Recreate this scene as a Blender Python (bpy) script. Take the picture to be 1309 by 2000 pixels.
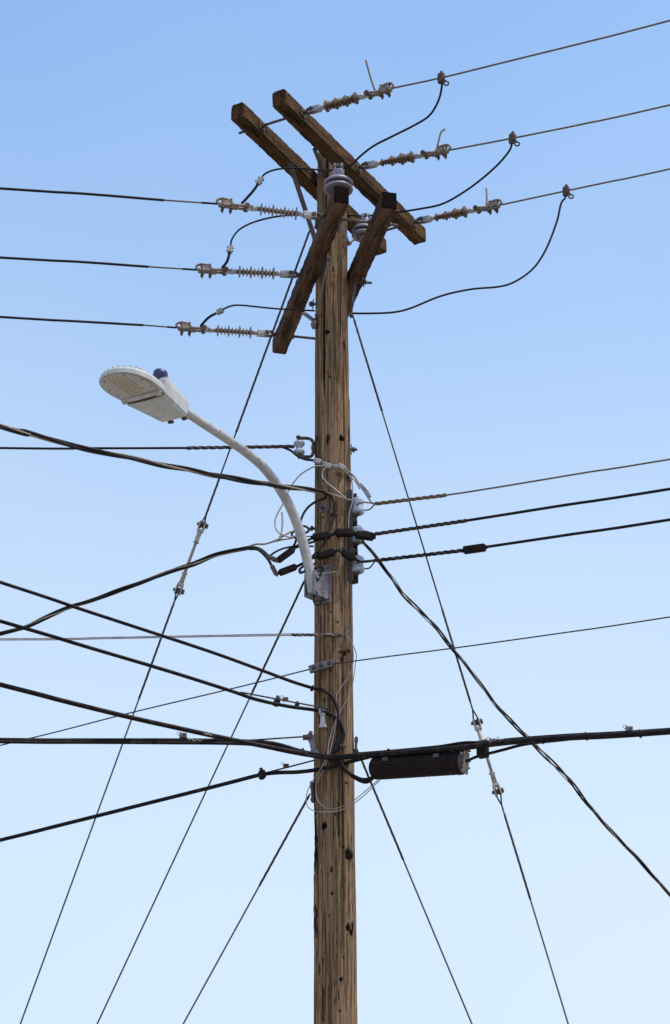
import bpy, bmesh, math, random
import numpy as np
from mathutils import Vector, Matrix

random.seed(7)
for o in list(bpy.data.objects):
    bpy.data.objects.remove(o)
scene = bpy.context.scene
col = scene.collection
R = math.radians

# ------------------------------------------------------------------ camera
FPX, PITCH, DIST, EYE = 5500.0, R(25.8), 15.2, 1.6      # focal length in photo pixels (2000 high)
cam_data = bpy.data.cameras.new('camera')
cam = bpy.data.objects.new('camera', cam_data)
col.objects.link(cam)
cam.location = (0, -DIST, EYE)
cam.rotation_euler = (R(90) + PITCH, 0, 0)
cam_data.sensor_fit = 'VERTICAL'
cam_data.sensor_height = 36.0
cam_data.lens = FPX / 2000.0 * 36.0
cam_data.clip_end = 5000
scene.camera = cam
scene.render.resolution_x, scene.render.resolution_y = 670, 1024

# ------------------------------------------------------------------ sky, sun, exposure
SUN_EL, SUN_AZ = R(66), R(112)          # azimuth clockwise from +Y (away from the camera): high on the right, a little to the front
world = bpy.data.worlds.new('World')
scene.world = world
world.use_nodes = True
wn, wl = world.node_tree.nodes, world.node_tree.links
wn.clear()
w_out = wn.new('ShaderNodeOutputWorld')
w_bg = wn.new('ShaderNodeBackground')
w_sky = wn.new('ShaderNodeTexSky')
w_sky.sky_type = 'NISHITA'
w_sky.sun_disc = False
w_sky.sun_elevation = SUN_EL
w_sky.sun_rotation = SUN_AZ
w_sky.altitude = 50
w_sky.air_density = 1.0
w_sky.dust_density = 2.0
w_sky.ozone_density = 2.0
w_bg.inputs['Strength'].default_value = 0.15
# pale haze thickening towards the horizon, all the way round
w_tc = wn.new('ShaderNodeTexCoord')
w_sep = wn.new('ShaderNodeSeparateXYZ')
wl.new(w_tc.outputs['Generated'], w_sep.inputs[0])
w_rmp = wn.new('ShaderNodeValToRGB')
for pos, v in ((0.0, .80), (.27, .77), (.335, .70), (.42, .46), (.50, .14), (.60, 0.0)):
    k = w_rmp.color_ramp.elements.new(pos) if pos not in (0.0,) else w_rmp.color_ramp.elements[0]
    k.position = pos; k.color = (v, v, v, 1)
w_rmp.color_ramp.elements[-1].color = (0, 0, 0, 1)
w_rmp.color_ramp.interpolation = 'B_SPLINE'
wl.new(w_sep.outputs[2], w_rmp.inputs[0])
w_mix = wn.new('ShaderNodeMix'); w_mix.data_type = 'RGBA'
w_mix.inputs[7].default_value = (3.0, 3.44, 3.78, 1)
w_nz = wn.new('ShaderNodeTexNoise')                     # very thin uneven high haze
w_nz.inputs['Scale'].default_value = 3.2; w_nz.inputs['Detail'].default_value = 2.5
wl.new(w_tc.outputs['Generated'], w_nz.inputs['Vector'])
w_nr = wn.new('ShaderNodeMapRange')
w_nr.inputs[1].default_value = .3; w_nr.inputs[2].default_value = .7; w_nr.inputs[3].default_value = -.07; w_nr.inputs[4].default_value = .11
wl.new(w_nz.outputs[0], w_nr.inputs[0])
w_add = wn.new('ShaderNodeMath'); w_add.use_clamp = True
wl.new(w_rmp.outputs[0], w_add.inputs[0]); wl.new(w_nr.outputs[0], w_add.inputs[1])
wl.new(w_add.outputs[0], w_mix.inputs[0])
w_tint = wn.new('ShaderNodeMix'); w_tint.data_type = 'RGBA'; w_tint.blend_type = 'MULTIPLY'
w_tint.inputs[0].default_value = 1.0; w_tint.inputs[7].default_value = (.88, 1.02, 1.06, 1)
wl.new(w_sky.outputs[0], w_tint.inputs[6])
wl.new(w_tint.outputs[2], w_mix.inputs[6])
wl.new(w_mix.outputs[2], w_bg.inputs['Color'])
wl.new(w_bg.outputs[0], w_out.inputs['Surface'])

sun_data = bpy.data.lights.new('sun', 'SUN')
sun_data.energy = 2.0
sun_data.angle = R(0.6)
sun_data.color = (1.0, 0.94, 0.86)
sun = bpy.data.objects.new('sun', sun_data)
col.objects.link(sun)
sdir = Vector((math.sin(SUN_AZ) * math.cos(SUN_EL), math.cos(SUN_AZ) * math.cos(SUN_EL), math.sin(SUN_EL)))
sun.rotation_euler = sdir.to_track_quat('Z', 'Y').to_euler()
sun.location = (20, -20, 30)

scene.view_settings.view_transform = 'Standard'
scene.view_settings.look = 'None'
scene.view_settings.gamma = 1.0
scene.view_settings.exposure = 0.8

# ------------------------------------------------------------------ photo pixel -> place
CP, SP = math.cos(PITCH), math.sin(PITCH)
CAM = Vector((0, -DIST, EYE))


def ray(px, py):
    u, v = (px - 654.5) / FPX, (1000 - py) / FPX
    return Vector((u, CP - v * SP, SP + v * CP))


def at(px, py, Y):                       # the point of the view ray at distance Y behind (+) / before (-) the pole
    d = ray(px, py)
    return CAM + d * ((Y + DIST) / d.y)


def onv(px, py, P, d):                   # on the vertical plane through P that runs in plan direction d
    n = Vector((-d[1], d[0], 0))
    r = ray(px, py)
    return CAM + r * ((Vector(P) - CAM).dot(n) / r.dot(n))


POLE_PX = [(302, 621, 677), (650, 615.3, 679.5), (900, 615, 684.5), (1100, 614.6, 687), (1300, 614, 689.5),
           (1500, 613.5, 692), (1700, 613.3, 694.3), (2000, 613, 697.5)]
_pz, _pc, _pr = [], [], []
for y, a, b in reversed(POLE_PX):
    p = at((a + b) / 2, y, 0)
    s = (at(b, y, 0) - at(a, y, 0)).length / 2
    _pz.append(p.z); _pc.append(p.x); _pr.append(s)
_pz = [0.0] + _pz; _pc = [_pc[0] + 0.01] + _pc; _pr = [_pr[0] + 0.022] + _pr
POLE_TOP = _pz[-1]


def pcx(z): return float(np.interp(z, _pz, _pc))
def prad(z): return float(np.interp(z, _pz, _pr))


def S(px, py, off=0.0):                  # a point on the pole's near surface, raised by off
    Y = -0.1
    for _ in range(6):
        p = at(px, py, Y)
        rr = prad(p.z) + off
        dx = p.x - pcx(p.z)
        Y = -math.sqrt(rr * rr - dx * dx) if abs(dx) < rr else 0.0
    return at(px, py, Y)


AL, BE = R(29.2), R(12.3)
dA = Vector((math.cos(AL), -math.sin(AL), 0)); aA = Vector((math.sin(AL), math.cos(AL), 0))
dB = Vector((-math.cos(BE), -math.sin(BE), 0)); aB = Vector((-math.sin(BE), math.cos(BE), 0))
ZA, ZB = 11.32, 10.59
UP = Vector((0, 0, 1))

# ------------------------------------------------------------------ materials
def lin(r, g, b):
    f = lambda c: ((c / 255 + 0.055) / 1.055) ** 2.4 if c > 10 else c / 255 / 12.92
    return (f(r), f(g), f(b), 1)


def mat(name, c1, c2=None, rough=0.6, metal=0.0, scale=30.0, stretch=(1, 1, 1), bump=0.0, detail=5, lo=0.35, hi=0.65, c3=None, spots=8.0, spot_amt=0.6, spec=0.5):
    m = bpy.data.materials.new(name)
    m.use_nodes = True
    nt = m.node_tree
    N, L = nt.nodes, nt.links
    bs = N['Principled BSDF']
    bs.inputs['Roughness'].default_value = rough
    bs.inputs['Metallic'].default_value = metal
    bs.inputs['Specular IOR Level'].default_value = spec
    if c2 is None:
        bs.inputs['Base Color'].default_value = c1
        return m
    tc = N.new('ShaderNodeTexCoord')
    mp = N.new('ShaderNodeMapping')
    mp.inputs['Scale'].default_value = stretch
    L.new(tc.outputs['Object'], mp.inputs[0])
    nz = N.new('ShaderNodeTexNoise')
    nz.inputs['Scale'].default_value = scale
    nz.inputs['Detail'].default_value = detail
    nz.inputs['Roughness'].default_value = 0.65
    L.new(mp.outputs[0], nz.inputs['Vector'])
    mr = N.new('ShaderNodeMapRange')
    mr.inputs[1].default_value = lo; mr.inputs[2].default_value = hi
    L.new(nz.outputs[0], mr.inputs[0])
    mx = N.new('ShaderNodeMix'); mx.data_type = 'RGBA'
    mx.inputs[6].default_value = c1; mx.inputs[7].default_value = c2
    L.new(mr.outputs[0], mx.inputs[0])
    out = mx.outputs[2]
    if c3 is not None:
        n2 = N.new('ShaderNodeTexNoise')
        n2.inputs['Scale'].default_value = spots; n2.inputs['Detail'].default_value = 6
        L.new(tc.outputs['Object'], n2.inputs['Vector'])
        m2 = N.new('ShaderNodeMapRange')
        m2.inputs[1].default_value = 0.52; m2.inputs[2].default_value = 0.68; m2.inputs[4].default_value = spot_amt
        L.new(n2.outputs[0], m2.inputs[0])
        x2 = N.new('ShaderNodeMix'); x2.data_type = 'RGBA'
        x2.inputs[7].default_value = c3
        L.new(m2.outputs[0], x2.inputs[0]); L.new(out, x2.inputs[6])
        out = x2.outputs[2]
    L.new(out, bs.inputs['Base Color'])
    if bump:
        bp = N.new('ShaderNodeBump')
        bp.inputs['Strength'].default_value = bump
        bp.inputs['Distance'].default_value = 0.004
        L.new(nz.outputs[0], bp.inputs['Height']); L.new(bp.outputs[0], bs.inputs['Normal'])
    return m


M = {}
M['galv'] = mat('galvanised_steel', lin(132, 130, 136), lin(170, 168, 172), 0.5, 0.35, 60, c3=lin(110, 98, 92), spots=25, spot_amt=0.5, bump=0.15)
M['galv_dull'] = mat('dull_galvanised_steel', lin(94, 86, 92), lin(126, 118, 124), 0.6, 0.2, 50, c3=lin(82, 68, 66), spots=18, spot_amt=0.6, bump=0.2)
M['steel'] = mat('weathered_dark_steel', lin(62, 54, 54), lin(92, 82, 80), 0.6, 0.3, 40, c3=lin(74, 50, 40), spots=30, bump=0.25)
M['rust'] = mat('rusty_hardware', lin(60, 46, 42), lin(98, 76, 64), 0.75, 0.15, 60, c3=lin(60, 38, 28), spots=40, bump=0.3)
M['alu'] = mat('weathered_aluminium', lin(100, 86, 78), lin(138, 125, 115), 0.6, 0.25, 50, c3=lin(88, 70, 60), spots=30, bump=0.25)
M['alu_bright'] = mat('bright_aluminium', lin(140, 137, 140), lin(174, 171, 172), 0.55, 0.25, 60, c3=lin(118, 108, 102), spots=24, spot_amt=0.6)
M['bare'] = mat('bare_weathered_conductor', lin(88, 74, 58), lin(120, 104, 84), 0.7, 0.1, 60, spec=0.25)
M['strand'] = mat('galvanised_strand', lin(48, 43, 44), lin(74, 67, 66), 0.7, 0.1, 80, spec=0.25)
M['black'] = mat('black_insulated_cable', lin(14, 11, 11), lin(26, 21, 21), 0.6, 0, 20, c3=lin(46, 38, 36), spots=14, spot_amt=0.4, spec=0.18)
M['cable'] = mat('old_black_telephone_cable', lin(18, 12, 14), lin(30, 22, 24), 0.55, 0, 14, c3=lin(120, 112, 108), spots=30, spot_amt=0.10, spec=0.12)
M['rubber'] = mat('black_rubber_cover', lin(22, 15, 15), lin(38, 28, 27), 0.8, 0, 40, bump=0.3, spec=0.15)
M['neutral'] = mat('bare_neutral_strand', lin(112, 101, 91), lin(148, 137, 124), 0.6, 0.15, 60, spec=0.3)
M['white_wire'] = mat('pale_grey_wire', lin(122, 112, 112), lin(150, 140, 138), 0.65, 0, 40, spec=0.15)
M['grey_wire'] = mat('grey_ground_wire', lin(130, 120, 118), lin(160, 150, 146), 0.5, 0.15, 50)
M['porcelain'] = mat('pale_porcelain', lin(140, 146, 162), lin(164, 169, 183), 0.35, 0, 12, c3=lin(134, 132, 140), spots=14, spot_amt=0.5, spec=0.4)
M['lilac'] = mat('grey_polymer_insulator', lin(122, 115, 130), lin(144, 137, 151), 0.5, 0, 10, c3=lin(104, 94, 104), spots=12, spot_amt=0.5)
M['shed'] = mat('brown_grey_polymer_shed', lin(76, 60, 46), lin(102, 84, 66), 0.7, 0, 30, c3=lin(66, 46, 32), spots=30, spot_amt=0.7, spec=0.2)
M['shed_grey'] = mat('grey_polymer_shed', lin(126, 114, 104), lin(156, 146, 134), 0.6, 0, 30, c3=lin(96, 70, 54), spots=26, spot_amt=0.7)
M['core'] = mat('rusty_brown_core', lin(82, 58, 48), lin(104, 80, 68), 0.7, 0, 40, c3=lin(82, 54, 36), spots=30)
M['fibre'] = mat('fibreglass_rod', lin(126, 112, 108), lin(146, 134, 128), 0.45, 0, 30)
M['bracket_white'] = mat('pale_cast_fitting', lin(148, 140, 136), lin(176, 169, 165), 0.65, 0.05, 40, c3=lin(112, 90, 76), spots=26, spot_amt=0.6)
M['lamp'] = mat('pale_grey_lamp_paint', lin(174, 172, 170), lin(190, 188, 186), 0.55, 0, 14, stretch=(1, 1, .35), c3=lin(142, 130, 118), spots=9, spot_amt=0.4, spec=0.25)
M['lamp_panel'] = mat('lamp_lens_panel', lin(164, 158, 154), lin(180, 175, 170), 0.45, 0, 10, c3=lin(136, 120, 106), spots=10, spot_amt=0.5, spec=0.3)
M['led'] = mat('cream_lens', lin(176, 161, 138), lin(188, 175, 154), 0.45, 0, 30)
M['pipe'] = mat('brushed_aluminium_pipe', lin(150, 145, 146), lin(176, 171, 169), 0.55, 0.2, 16, stretch=(1, 1, 1), c3=lin(156, 148, 142), spots=5, spot_amt=0.4, bump=0.05)
M['blue'] = mat('dark_blue_plastic', lin(28, 40, 78), lin(42, 56, 98), 0.4, 0, 12)
M['amber'] = mat('brown_window', lin(120, 70, 56), None, 0.4)
M['knot'] = mat('dark_knot_wood', lin(34, 22, 20), lin(58, 38, 32), 0.85, 0, 90, bump=0.5)


def arm_wood(name, dark, mid, light, seed):
    m = bpy.data.materials.new(name); m.use_nodes = True
    N, L = m.node_tree.nodes, m.node_tree.links
    bs = N['Principled BSDF']; bs.inputs['Roughness'].default_value = 0.9; bs.inputs['Specular IOR Level'].default_value = 0.1
    tc = N.new('ShaderNodeTexCoord')
    def noise(scale, stretch, detail=6, off=0.0):
        mp = N.new('ShaderNodeMapping'); mp.inputs['Scale'].default_value = stretch; mp.inputs['Location'].default_value = (seed + off, off, seed)
        L.new(tc.outputs['Object'], mp.inputs[0])
        n = N.new('ShaderNodeTexNoise'); n.inputs['Scale'].default_value = scale; n.inputs['Detail'].default_value = detail; n.inputs['Roughness'].default_value = 0.7
        L.new(mp.outputs[0], n.inputs['Vector']); return n
    grain = noise(1.0, (5, 110, 110))
    blot = noise(1.0, (3.2, 16, 16), off=3.0)
    cr = N.new('ShaderNodeValToRGB')
    e = cr.color_ramp.elements
    e[0].position = 0.40; e[0].color = dark; e[1].position = 0.62; e[1].color = light
    k = e.new(0.5); k.color = mid
    ad = N.new('ShaderNodeMath'); ad.operation = 'MULTIPLY_ADD'; ad.inputs[1].default_value = 0.5
    L.new(grain.outputs[0], ad.inputs[0])
    hf = N.new('ShaderNodeMath'); hf.operation = 'MULTIPLY'; hf.inputs[1].default_value = 0.5
    L.new(blot.outputs[0], hf.inputs[0]); L.new(hf.outputs[0], ad.inputs[2])
    L.new(ad.outputs[0], cr.inputs[0])
    # staggered incision slits of the preservative treatment
    mp = N.new('ShaderNodeMapping'); mp.inputs['Rotation'].default_value = (0, 0, 0)
    cx = N.new('ShaderNodeSeparateXYZ'); L.new(tc.outputs['Object'], cx.inputs[0])
    sm = N.new('ShaderNodeMath'); L.new(cx.outputs[1], sm.inputs[0]); L.new(cx.outputs[2], sm.inputs[1])
    cb = N.new('ShaderNodeCombineXYZ'); L.new(cx.outputs[0], cb.inputs[0]); L.new(sm.outputs[0], cb.inputs[1])
    br = N.new('ShaderNodeTexBrick')
    br.inputs['Scale'].default_value = 1.0; br.inputs['Brick Width'].default_value = 0.034; br.inputs['Row Height'].default_value = 0.0125
    br.inputs['Mortar Size'].default_value = 0.0024; br.inputs['Mortar Smooth'].default_value = 0.6
    br.inputs['Color1'].default_value = (0, 0, 0, 1); br.inputs['Color2'].default_value = (0.15, 0.15, 0.15, 1); br.inputs['Mortar'].default_value = (1, 1, 1, 1)
    L.new(cb.outputs[0], br.inputs['Vector'])
    patch = noise(1.0, (4, 20, 20), off=9.0)
    pm = N.new('ShaderNodeMapRange'); pm.inputs[1].default_value = 0.38; pm.inputs[2].default_value = 0.58
    L.new(patch.outputs[0], pm.inputs[0])
    mu = N.new('ShaderNodeMath'); mu.operation = 'MULTIPLY'
    L.new(br.outputs['Color'], mu.inputs[0]); L.new(pm.outputs[0], mu.inputs[1])
    m8 = N.new('ShaderNodeMath'); m8.operation = 'MULTIPLY'; m8.inputs[1].default_value = 0.85
    L.new(mu.outputs[0], m8.inputs[0])
    mx = N.new('ShaderNodeMix'); mx.data_type = 'RGBA'; mx.inputs[7].default_value = tuple(min(1, c * 1.9) for c in light[:3]) + (1,)
    L.new(m8.outputs[0], mx.inputs[0]); L.new(cr.outputs[0], mx.inputs[6])
    chk = noise(1.0, (2.2, 55, 55), 4, off=17.0)
    cm = N.new('ShaderNodeMapRange'); cm.inputs[1].default_value = 0.37; cm.inputs[2].default_value = 0.43; cm.inputs[3].default_value = 0.85; cm.inputs[4].default_value = 0.0
    L.new(chk.outputs[0], cm.inputs[0])
    mk = N.new('ShaderNodeMix'); mk.data_type = 'RGBA'; mk.inputs[7].default_value = tuple(c * .5 for c in dark[:3]) + (1,)
    L.new(cm.outputs[0], mk.inputs[0]); L.new(mx.outputs[2], mk.inputs[6])
    sta = noise(1.0, (2.6, 7, 7), 6, off=27.0)
    sm2 = N.new('ShaderNodeMapRange'); sm2.inputs[1].default_value = 0.5; sm2.inputs[2].default_value = 0.66; sm2.inputs[4].default_value = 0.75
    L.new(sta.outputs[0], sm2.inputs[0])
    ms = N.new('ShaderNodeMix'); ms.data_type = 'RGBA'; ms.inputs[7].default_value = dark
    L.new(sm2.outputs[0], ms.inputs[0]); L.new(mk.outputs[2], ms.inputs[6])
    L.new(ms.outputs[2], bs.inputs['Base Color'])
    bp = N.new('ShaderNodeBump'); bp.inputs['Strength'].default_value = 0.6; bp.inputs['Distance'].default_value = 0.006
    L.new(ad.outputs[0], bp.inputs['Height']); L.new(bp.outputs[0], bs.inputs['Normal'])
    return m


M['armA'] = arm_wood('olive_brown_treated_timber', lin(18, 11, 9), lin(50, 34, 21), lin(90, 65, 38), 1.0)
M['armB'] = arm_wood('dark_brown_treated_timber', lin(24, 15, 12), lin(54, 39, 31), lin(92, 68, 52), 6.0)
M['tar'] = mat('tarred_end_grain', lin(12, 8, 8), lin(30, 20, 17), 0.95, 0, 60, bump=0.5, spec=0.05)


def pole_wood():
    m = bpy.data.materials.new('weathered_pole_wood'); m.use_nodes = True
    N, L = m.node_tree.nodes, m.node_tree.links
    bs = N['Principled BSDF']; bs.inputs['Roughness'].default_value = 0.95; bs.inputs['Specular IOR Level'].default_value = 0.06
    tc = N.new('ShaderNodeTexCoord')
    def noise(stretch, detail=7, off=0.0, rough=0.7, dist=0.0):
        mp = N.new('ShaderNodeMapping'); mp.inputs['Scale'].default_value = stretch; mp.inputs['Location'].default_value = (off, off * 2, off)
        L.new(tc.outputs['Object'], mp.inputs[0])
        n = N.new('ShaderNodeTexNoise'); n.inputs['Scale'].default_value = 1.0; n.inputs['Detail'].default_value = detail; n.inputs['Roughness'].default_value = rough
        n.inputs['Distortion'].default_value = dist
        L.new(mp.outputs[0], n.inputs['Vector']); return n.outputs[0]
    def mrange(src, a, b, c=0.0, d=1.0):
        r = N.new('ShaderNodeMapRange'); r.inputs[1].default_value = a; r.inputs[2].default_value = b; r.inputs[3].default_value = c; r.inputs[4].default_value = d
        L.new(src, r.inputs[0]); return r.outputs[0]
    def mixc(f, a, b):
        x = N.new('ShaderNodeMix'); x.data_type = 'RGBA'
        L.new(f, x.inputs[0])
        for i, v in ((6, a), (7, b)):
            if isinstance(v, tuple): x.inputs[i].default_value = v
            else: L.new(v, x.inputs[i])
        return x.outputs[2]
    fine = noise((120, 120, 2.6), 8, 0.0, 0.8, 0.3)
    broad = noise((24, 24, 1.0), 5, 4.0)
    c = mixc(mrange(fine, 0.40, 0.60), lin(68, 47, 32), lin(160, 130, 98))
    c = mixc(mrange(broad, 0.42, 0.64, 0, 0.6), c, lin(130, 105, 91))
    pale = noise((85, 85, 1.3), 4, 8.0)
    c = mixc(mrange(pale, 0.58, 0.72, 0, 0.6), c, lin(178, 147, 116))
    crack = noise((80, 80, 0.8), 5, 15.0, 0.65, 0.25)
    ck = mrange(crack, 0.405, 0.455, 1.0, 0.0)
    c = mixc(mrange(ck, 0, 1, 0, 0.7), c, lin(42, 27, 21))
    tar = noise((16, 16, 1.7), 6, 21.0)
    c = mixc(mrange(tar, 0.58, 0.72, 0, 0.6), c, lin(64, 44, 26))
    speck = noise((120, 120, 16), 3, 31.0)
    c = mixc(mrange(speck, 0.62, 0.70, 0, 0.75), c, lin(40, 26, 20))
    at_ = N.new('ShaderNodeAttribute'); at_.attribute_name = 'dark'
    c = mixc(at_.outputs['Fac'], c, lin(20, 11, 10))
    L.new(c, bs.inputs['Base Color'])
    h = N.new('ShaderNodeMath'); h.operation = 'MULTIPLY_ADD'; h.inputs[1].default_value = -0.8
    L.new(ck, h.inputs[0]); L.new(fine, h.inputs[2])
    bp = N.new('ShaderNodeBump'); bp.inputs['Strength'].default_value = 0.7; bp.inputs['Distance'].default_value = 0.006
    L.new(h.outputs[0], bp.inputs['Height']); L.new(bp.outputs[0], bs.inputs['Normal'])
    return m


M['pole'] = pole_wood()


def ground_mat():
    m = bpy.data.materials.new('dry_ground'); m.use_nodes = True
    N, L = m.node_tree.nodes, m.node_tree.links
    bs = N['Principled BSDF']; bs.inputs['Roughness'].default_value = 0.95
    tc = N.new('ShaderNodeTexCoord')
    n = N.new('ShaderNodeTexNoise'); n.inputs['Scale'].default_value = 0.6; n.inputs['Detail'].default_value = 10
    L.new(tc.outputs['Object'], n.inputs['Vector'])
    cr = N.new('ShaderNodeValToRGB'); e = cr.color_ramp.elements
    e[0].position = 0.35; e[0].color = (0.20, 0.18, 0.15, 1); e[1].position = 0.7; e[1].color = (0.34, 0.31, 0.27, 1)
    L.new(n.outputs[0], cr.inputs[0]); L.new(cr.outputs[0], bs.inputs['Base Color'])
    return m


M['ground'] = ground_mat()

# ------------------------------------------------------------------ mesh helpers
def frame(axis):
    a = Vector(axis).normalized()
    h = UP if abs(a.z) < 0.9 else Vector((1, 0, 0))
    u = h.cross(a).normalized()
    return a, u, a.cross(u)


def smooth_path(pts, sub=8):
    pts = [Vector(p) for p in pts]
    if len(pts) < 3 or sub <= 1:
        return pts
    out = []
    P = [pts[0] * 2 - pts[1]] + pts + [pts[-1] * 2 - pts[-2]]
    for i in range(1, len(P) - 2):
        p0, p1, p2, p3 = P[i - 1:i + 3]
        for k in range(sub):
            t = k / sub
            out.append(0.5 * ((2 * p1) + (p2 - p0) * t + (2 * p0 - 5 * p1 + 4 * p2 - p3) * t * t + (3 * p1 - p0 - 3 * p2 + p3) * t ** 3))
    out.append(pts[-1])
    return out


class MB:
    def __init__(s): s.v = []; s.f = []; s.sm = []

    def add(s, v, f, smooth=False):
        n = len(s.v)
        s.v += [Vector(p) for p in v]
        s.f += [tuple(i + n for i in q) for q in f]
        s.sm += [smooth] * len(f)
        return s

    def tube(s, path, r, n=8, caps=True):
        path = [Vector(p) for p in path]
        m = len(path)
        rs = r if isinstance(r, (list, tuple)) else [r] * m
        v, f = [], []
        t0 = (path[1] - path[0]).normalized()
        _, u, w = frame(t0)
        for i, p in enumerate(path):
            t = (path[min(i + 1, m - 1)] - path[max(i - 1, 0)])
            t = t.normalized() if t.length > 1e-9 else t0
            u = (u - t * u.dot(t)).normalized()
            w = t.cross(u)
            for k in range(n):
                a = 2 * math.pi * k / n
                v.append(p + (u * math.cos(a) + w * math.sin(a)) * rs[i])
        for i in range(m - 1):
            for k in range(n):
                k2 = (k + 1) % n
                f.append((i * n + k, i * n + k2, (i + 1) * n + k2, (i + 1) * n + k))
        s.add(v, f, True)
        if caps:
            b = len(s.v) - len(v)
            s.f += [tuple(b + k for k in reversed(range(n))), tuple(b + (m - 1) * n + k for k in range(n))]
            s.sm += [False, False]
        return s

    def cyl(s, p0, p1, r0, r1=None, n=14):
        return s.tube([p0, p1], [r0, r0 if r1 is None else r1], n)

    def lathe(s, p, axis, prof, n=20, smooth=True):      # prof: (distance along axis, radius)
        a, u, w = frame(axis)
        p = Vector(p)
        v, f = [], []
        for d, r in prof:
            for k in range(n):
                t = 2 * math.pi * k / n
                v.append(p + a * d + (u * math.cos(t) + w * math.sin(t)) * max(r, 1e-5))
        for i in range(len(prof) - 1):
            for k in range(n):
                k2 = (k + 1) % n
                f.append((i * n + k, i * n + k2, (i + 1) * n + k2, (i + 1) * n + k))
        s.add(v, f, smooth)
        return s

    def box(s, c, ax, size, bev=0.0):                    # ax: three unit vectors, size: full sizes
        bm = bmesh.new()
        bmesh.ops.create_cube(bm, size=1.0)
        for q in bm.verts: q.co = Vector((q.co.x * size[0], q.co.y * size[1], q.co.z * size[2]))
        if bev: bmesh.ops.bevel(bm, geom=list(bm.edges), offset=bev, segments=2, affect='EDGES', profile=0.6)
        bm.verts.index_update()
        v = [Vector(c) + ax[0] * q.co.x + ax[1] * q.co.y + ax[2] * q.co.z for q in bm.verts]
        f = [tuple(q.index for q in g.verts) for g in bm.faces]
        bm.free()
        return s.add(v, f)

    def torus(s, c, axis, RR, r, n=20, k=8, sx=1.0):
        a, u, w = frame(axis)
        path = [Vector(c) + u * math.cos(2 * math.pi * i / n) * RR * sx + w * math.sin(2 * math.pi * i / n) * RR for i in range(n + 1)]
        return s.tube(path, r, k, False)

    def hexnut(s, c, axis, r, h):
        a = Vector(axis).normalized()
        return s.cyl(Vector(c) - a * h / 2, Vector(c) + a * h / 2, r, None, 6)

    def prism(s, outline, ax0, ax1, ax2, o, t):          # closed 2-D outline in (ax0, ax1), thickness t along ax2
        o = Vector(o)
        n = len(outline)
        v = [o + ax0 * a + ax1 * b - ax2 * (t / 2) for a, b in outline] + [o + ax0 * a + ax1 * b + ax2 * (t / 2) for a, b in outline]
        f = [tuple(reversed(range(n))), tuple(range(n, 2 * n))] + [(i, (i + 1) % n, (i + 1) % n + n, i + n) for i in range(n)]
        return s.add(v, f)

    def build(s, name, m, parent=None, loc=None, local=False):
        me = bpy.data.meshes.new(name)
        o = bpy.data.objects.new(name, me)
        col.objects.link(o)
        off = Vector((0, 0, 0))
        if parent is not None:
            o.parent = parent
            if not local:
                root = parent
                while root.parent: root = root.parent
                off = root.location
        else:
            off = Vector(loc) if loc is not None else sum(s.v, Vector((0, 0, 0))) / len(s.v)
            o.location = off
        me.from_pydata([p - off for p in s.v], [], s.f)
        me.polygons.foreach_set('use_smooth', s.sm)
        me.materials.append(M[m] if isinstance(m, str) else m)
        me.update()
        return o


def tag(o, label, cat=None, group=None, kind=None):
    if label: o['label'] = label
    if cat: o['category'] = cat
    if group: o['group'] = group
    if kind: o['kind'] = kind
    return o


def thing(name, loc, label, cat, group=None, mtx=None):
    e = bpy.data.objects.new(name, None)
    e.empty_display_size = 0.1
    col.objects.link(e)
    if mtx is not None: e.matrix_world = mtx
    e.location = loc
    return tag(e, label, cat, group)


# ------------------------------------------------------------------ ground
g = MB()
n = 24
g.add([(x * 50 - 600, y * 50 - 600, 0) for y in range(n + 1) for x in range(n + 1)],
      [(j * (n + 1) + i, j * (n + 1) + i + 1, (j + 1) * (n + 1) + i + 1, (j + 1) * (n + 1) + i) for j in range(n) for i in range(n)])
tag(g.build('ground', 'ground', loc=(0, 0, 0)), None, kind='structure')

# ------------------------------------------------------------------ the pole
KNOTS = [  # px, py, half width px, half height px, strength, streak length px below
    (682, 1672, 11, 13, 1, 10), (633, 1614, 6, 7, 1, 30), (681, 1813, 5, 8, 1, 6), (688, 1812, 5, 8, 1, 4), (685, 1822, 5, 6, 1, 10), (667, 1913, 4, 4, 1, 22),
    (648, 1698, 3, 5, .8, 10), (672, 1654, 3, 4, .9, 16), (614, 1640, 8, 70, 1, 0), (620, 1690, 4, 22, .9, 0), (616, 1795, 4, 28, .9, 12), (623, 1895, 3, 10, .6, 20),
    (639, 648, 6, 4, 1, 8), (673, 676, 4, 10, .9, 14), (651, 527, 2, 6, .8, 6), (668, 857, 7, 6, 1, 10), (640, 857, 4, 12, .8, 40), (618, 857, 4, 5, .9, 0),
    (682, 850, 2, 20, .9, 20), (672, 1276, 8, 5, .9, 8), (668, 1288, 4, 6, .9, 6), (680, 1272, 5, 3, .9, 0), (634, 1366, 4, 5, .8, 16), (662, 927, 7, 4, .5, 2),
    (632, 938, 3, 3, 1, 0), (681, 930, 4, 4, .7, 0), (625, 1100, 3, 18, .6, 30), (640, 1262, 3, 4, .6, 20), (616, 1330, 2, 40, .7, 0), (684, 760, 3, 30, .7, 20), (648, 760, 2, 20, .5, 30), (630, 800, 2, 26, .5, 10),
    (655, 700, 2, 30, .45, 20), (660, 1600, 2, 30, .5, 20), (640, 1730, 2, 34, .5, 20), (672, 1740, 2, 30, .6, 30), (631, 1960, 3, 30, .5, 20), (650, 1840, 2, 30, .4, 20), (676, 1950, 2, 40, .6, 10),
    (626, 1230, 2, 30, .6, 20), (655, 1330, 2, 40, .45, 10), (679, 1190, 2, 40, .5, 10), (622, 990, 2, 40, .6, 10), (668, 1180, 2, 50, .45, 10), (643, 980, 2, 24, .5, 20), (656, 1010, 2, 40, .5, 10)]
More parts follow.
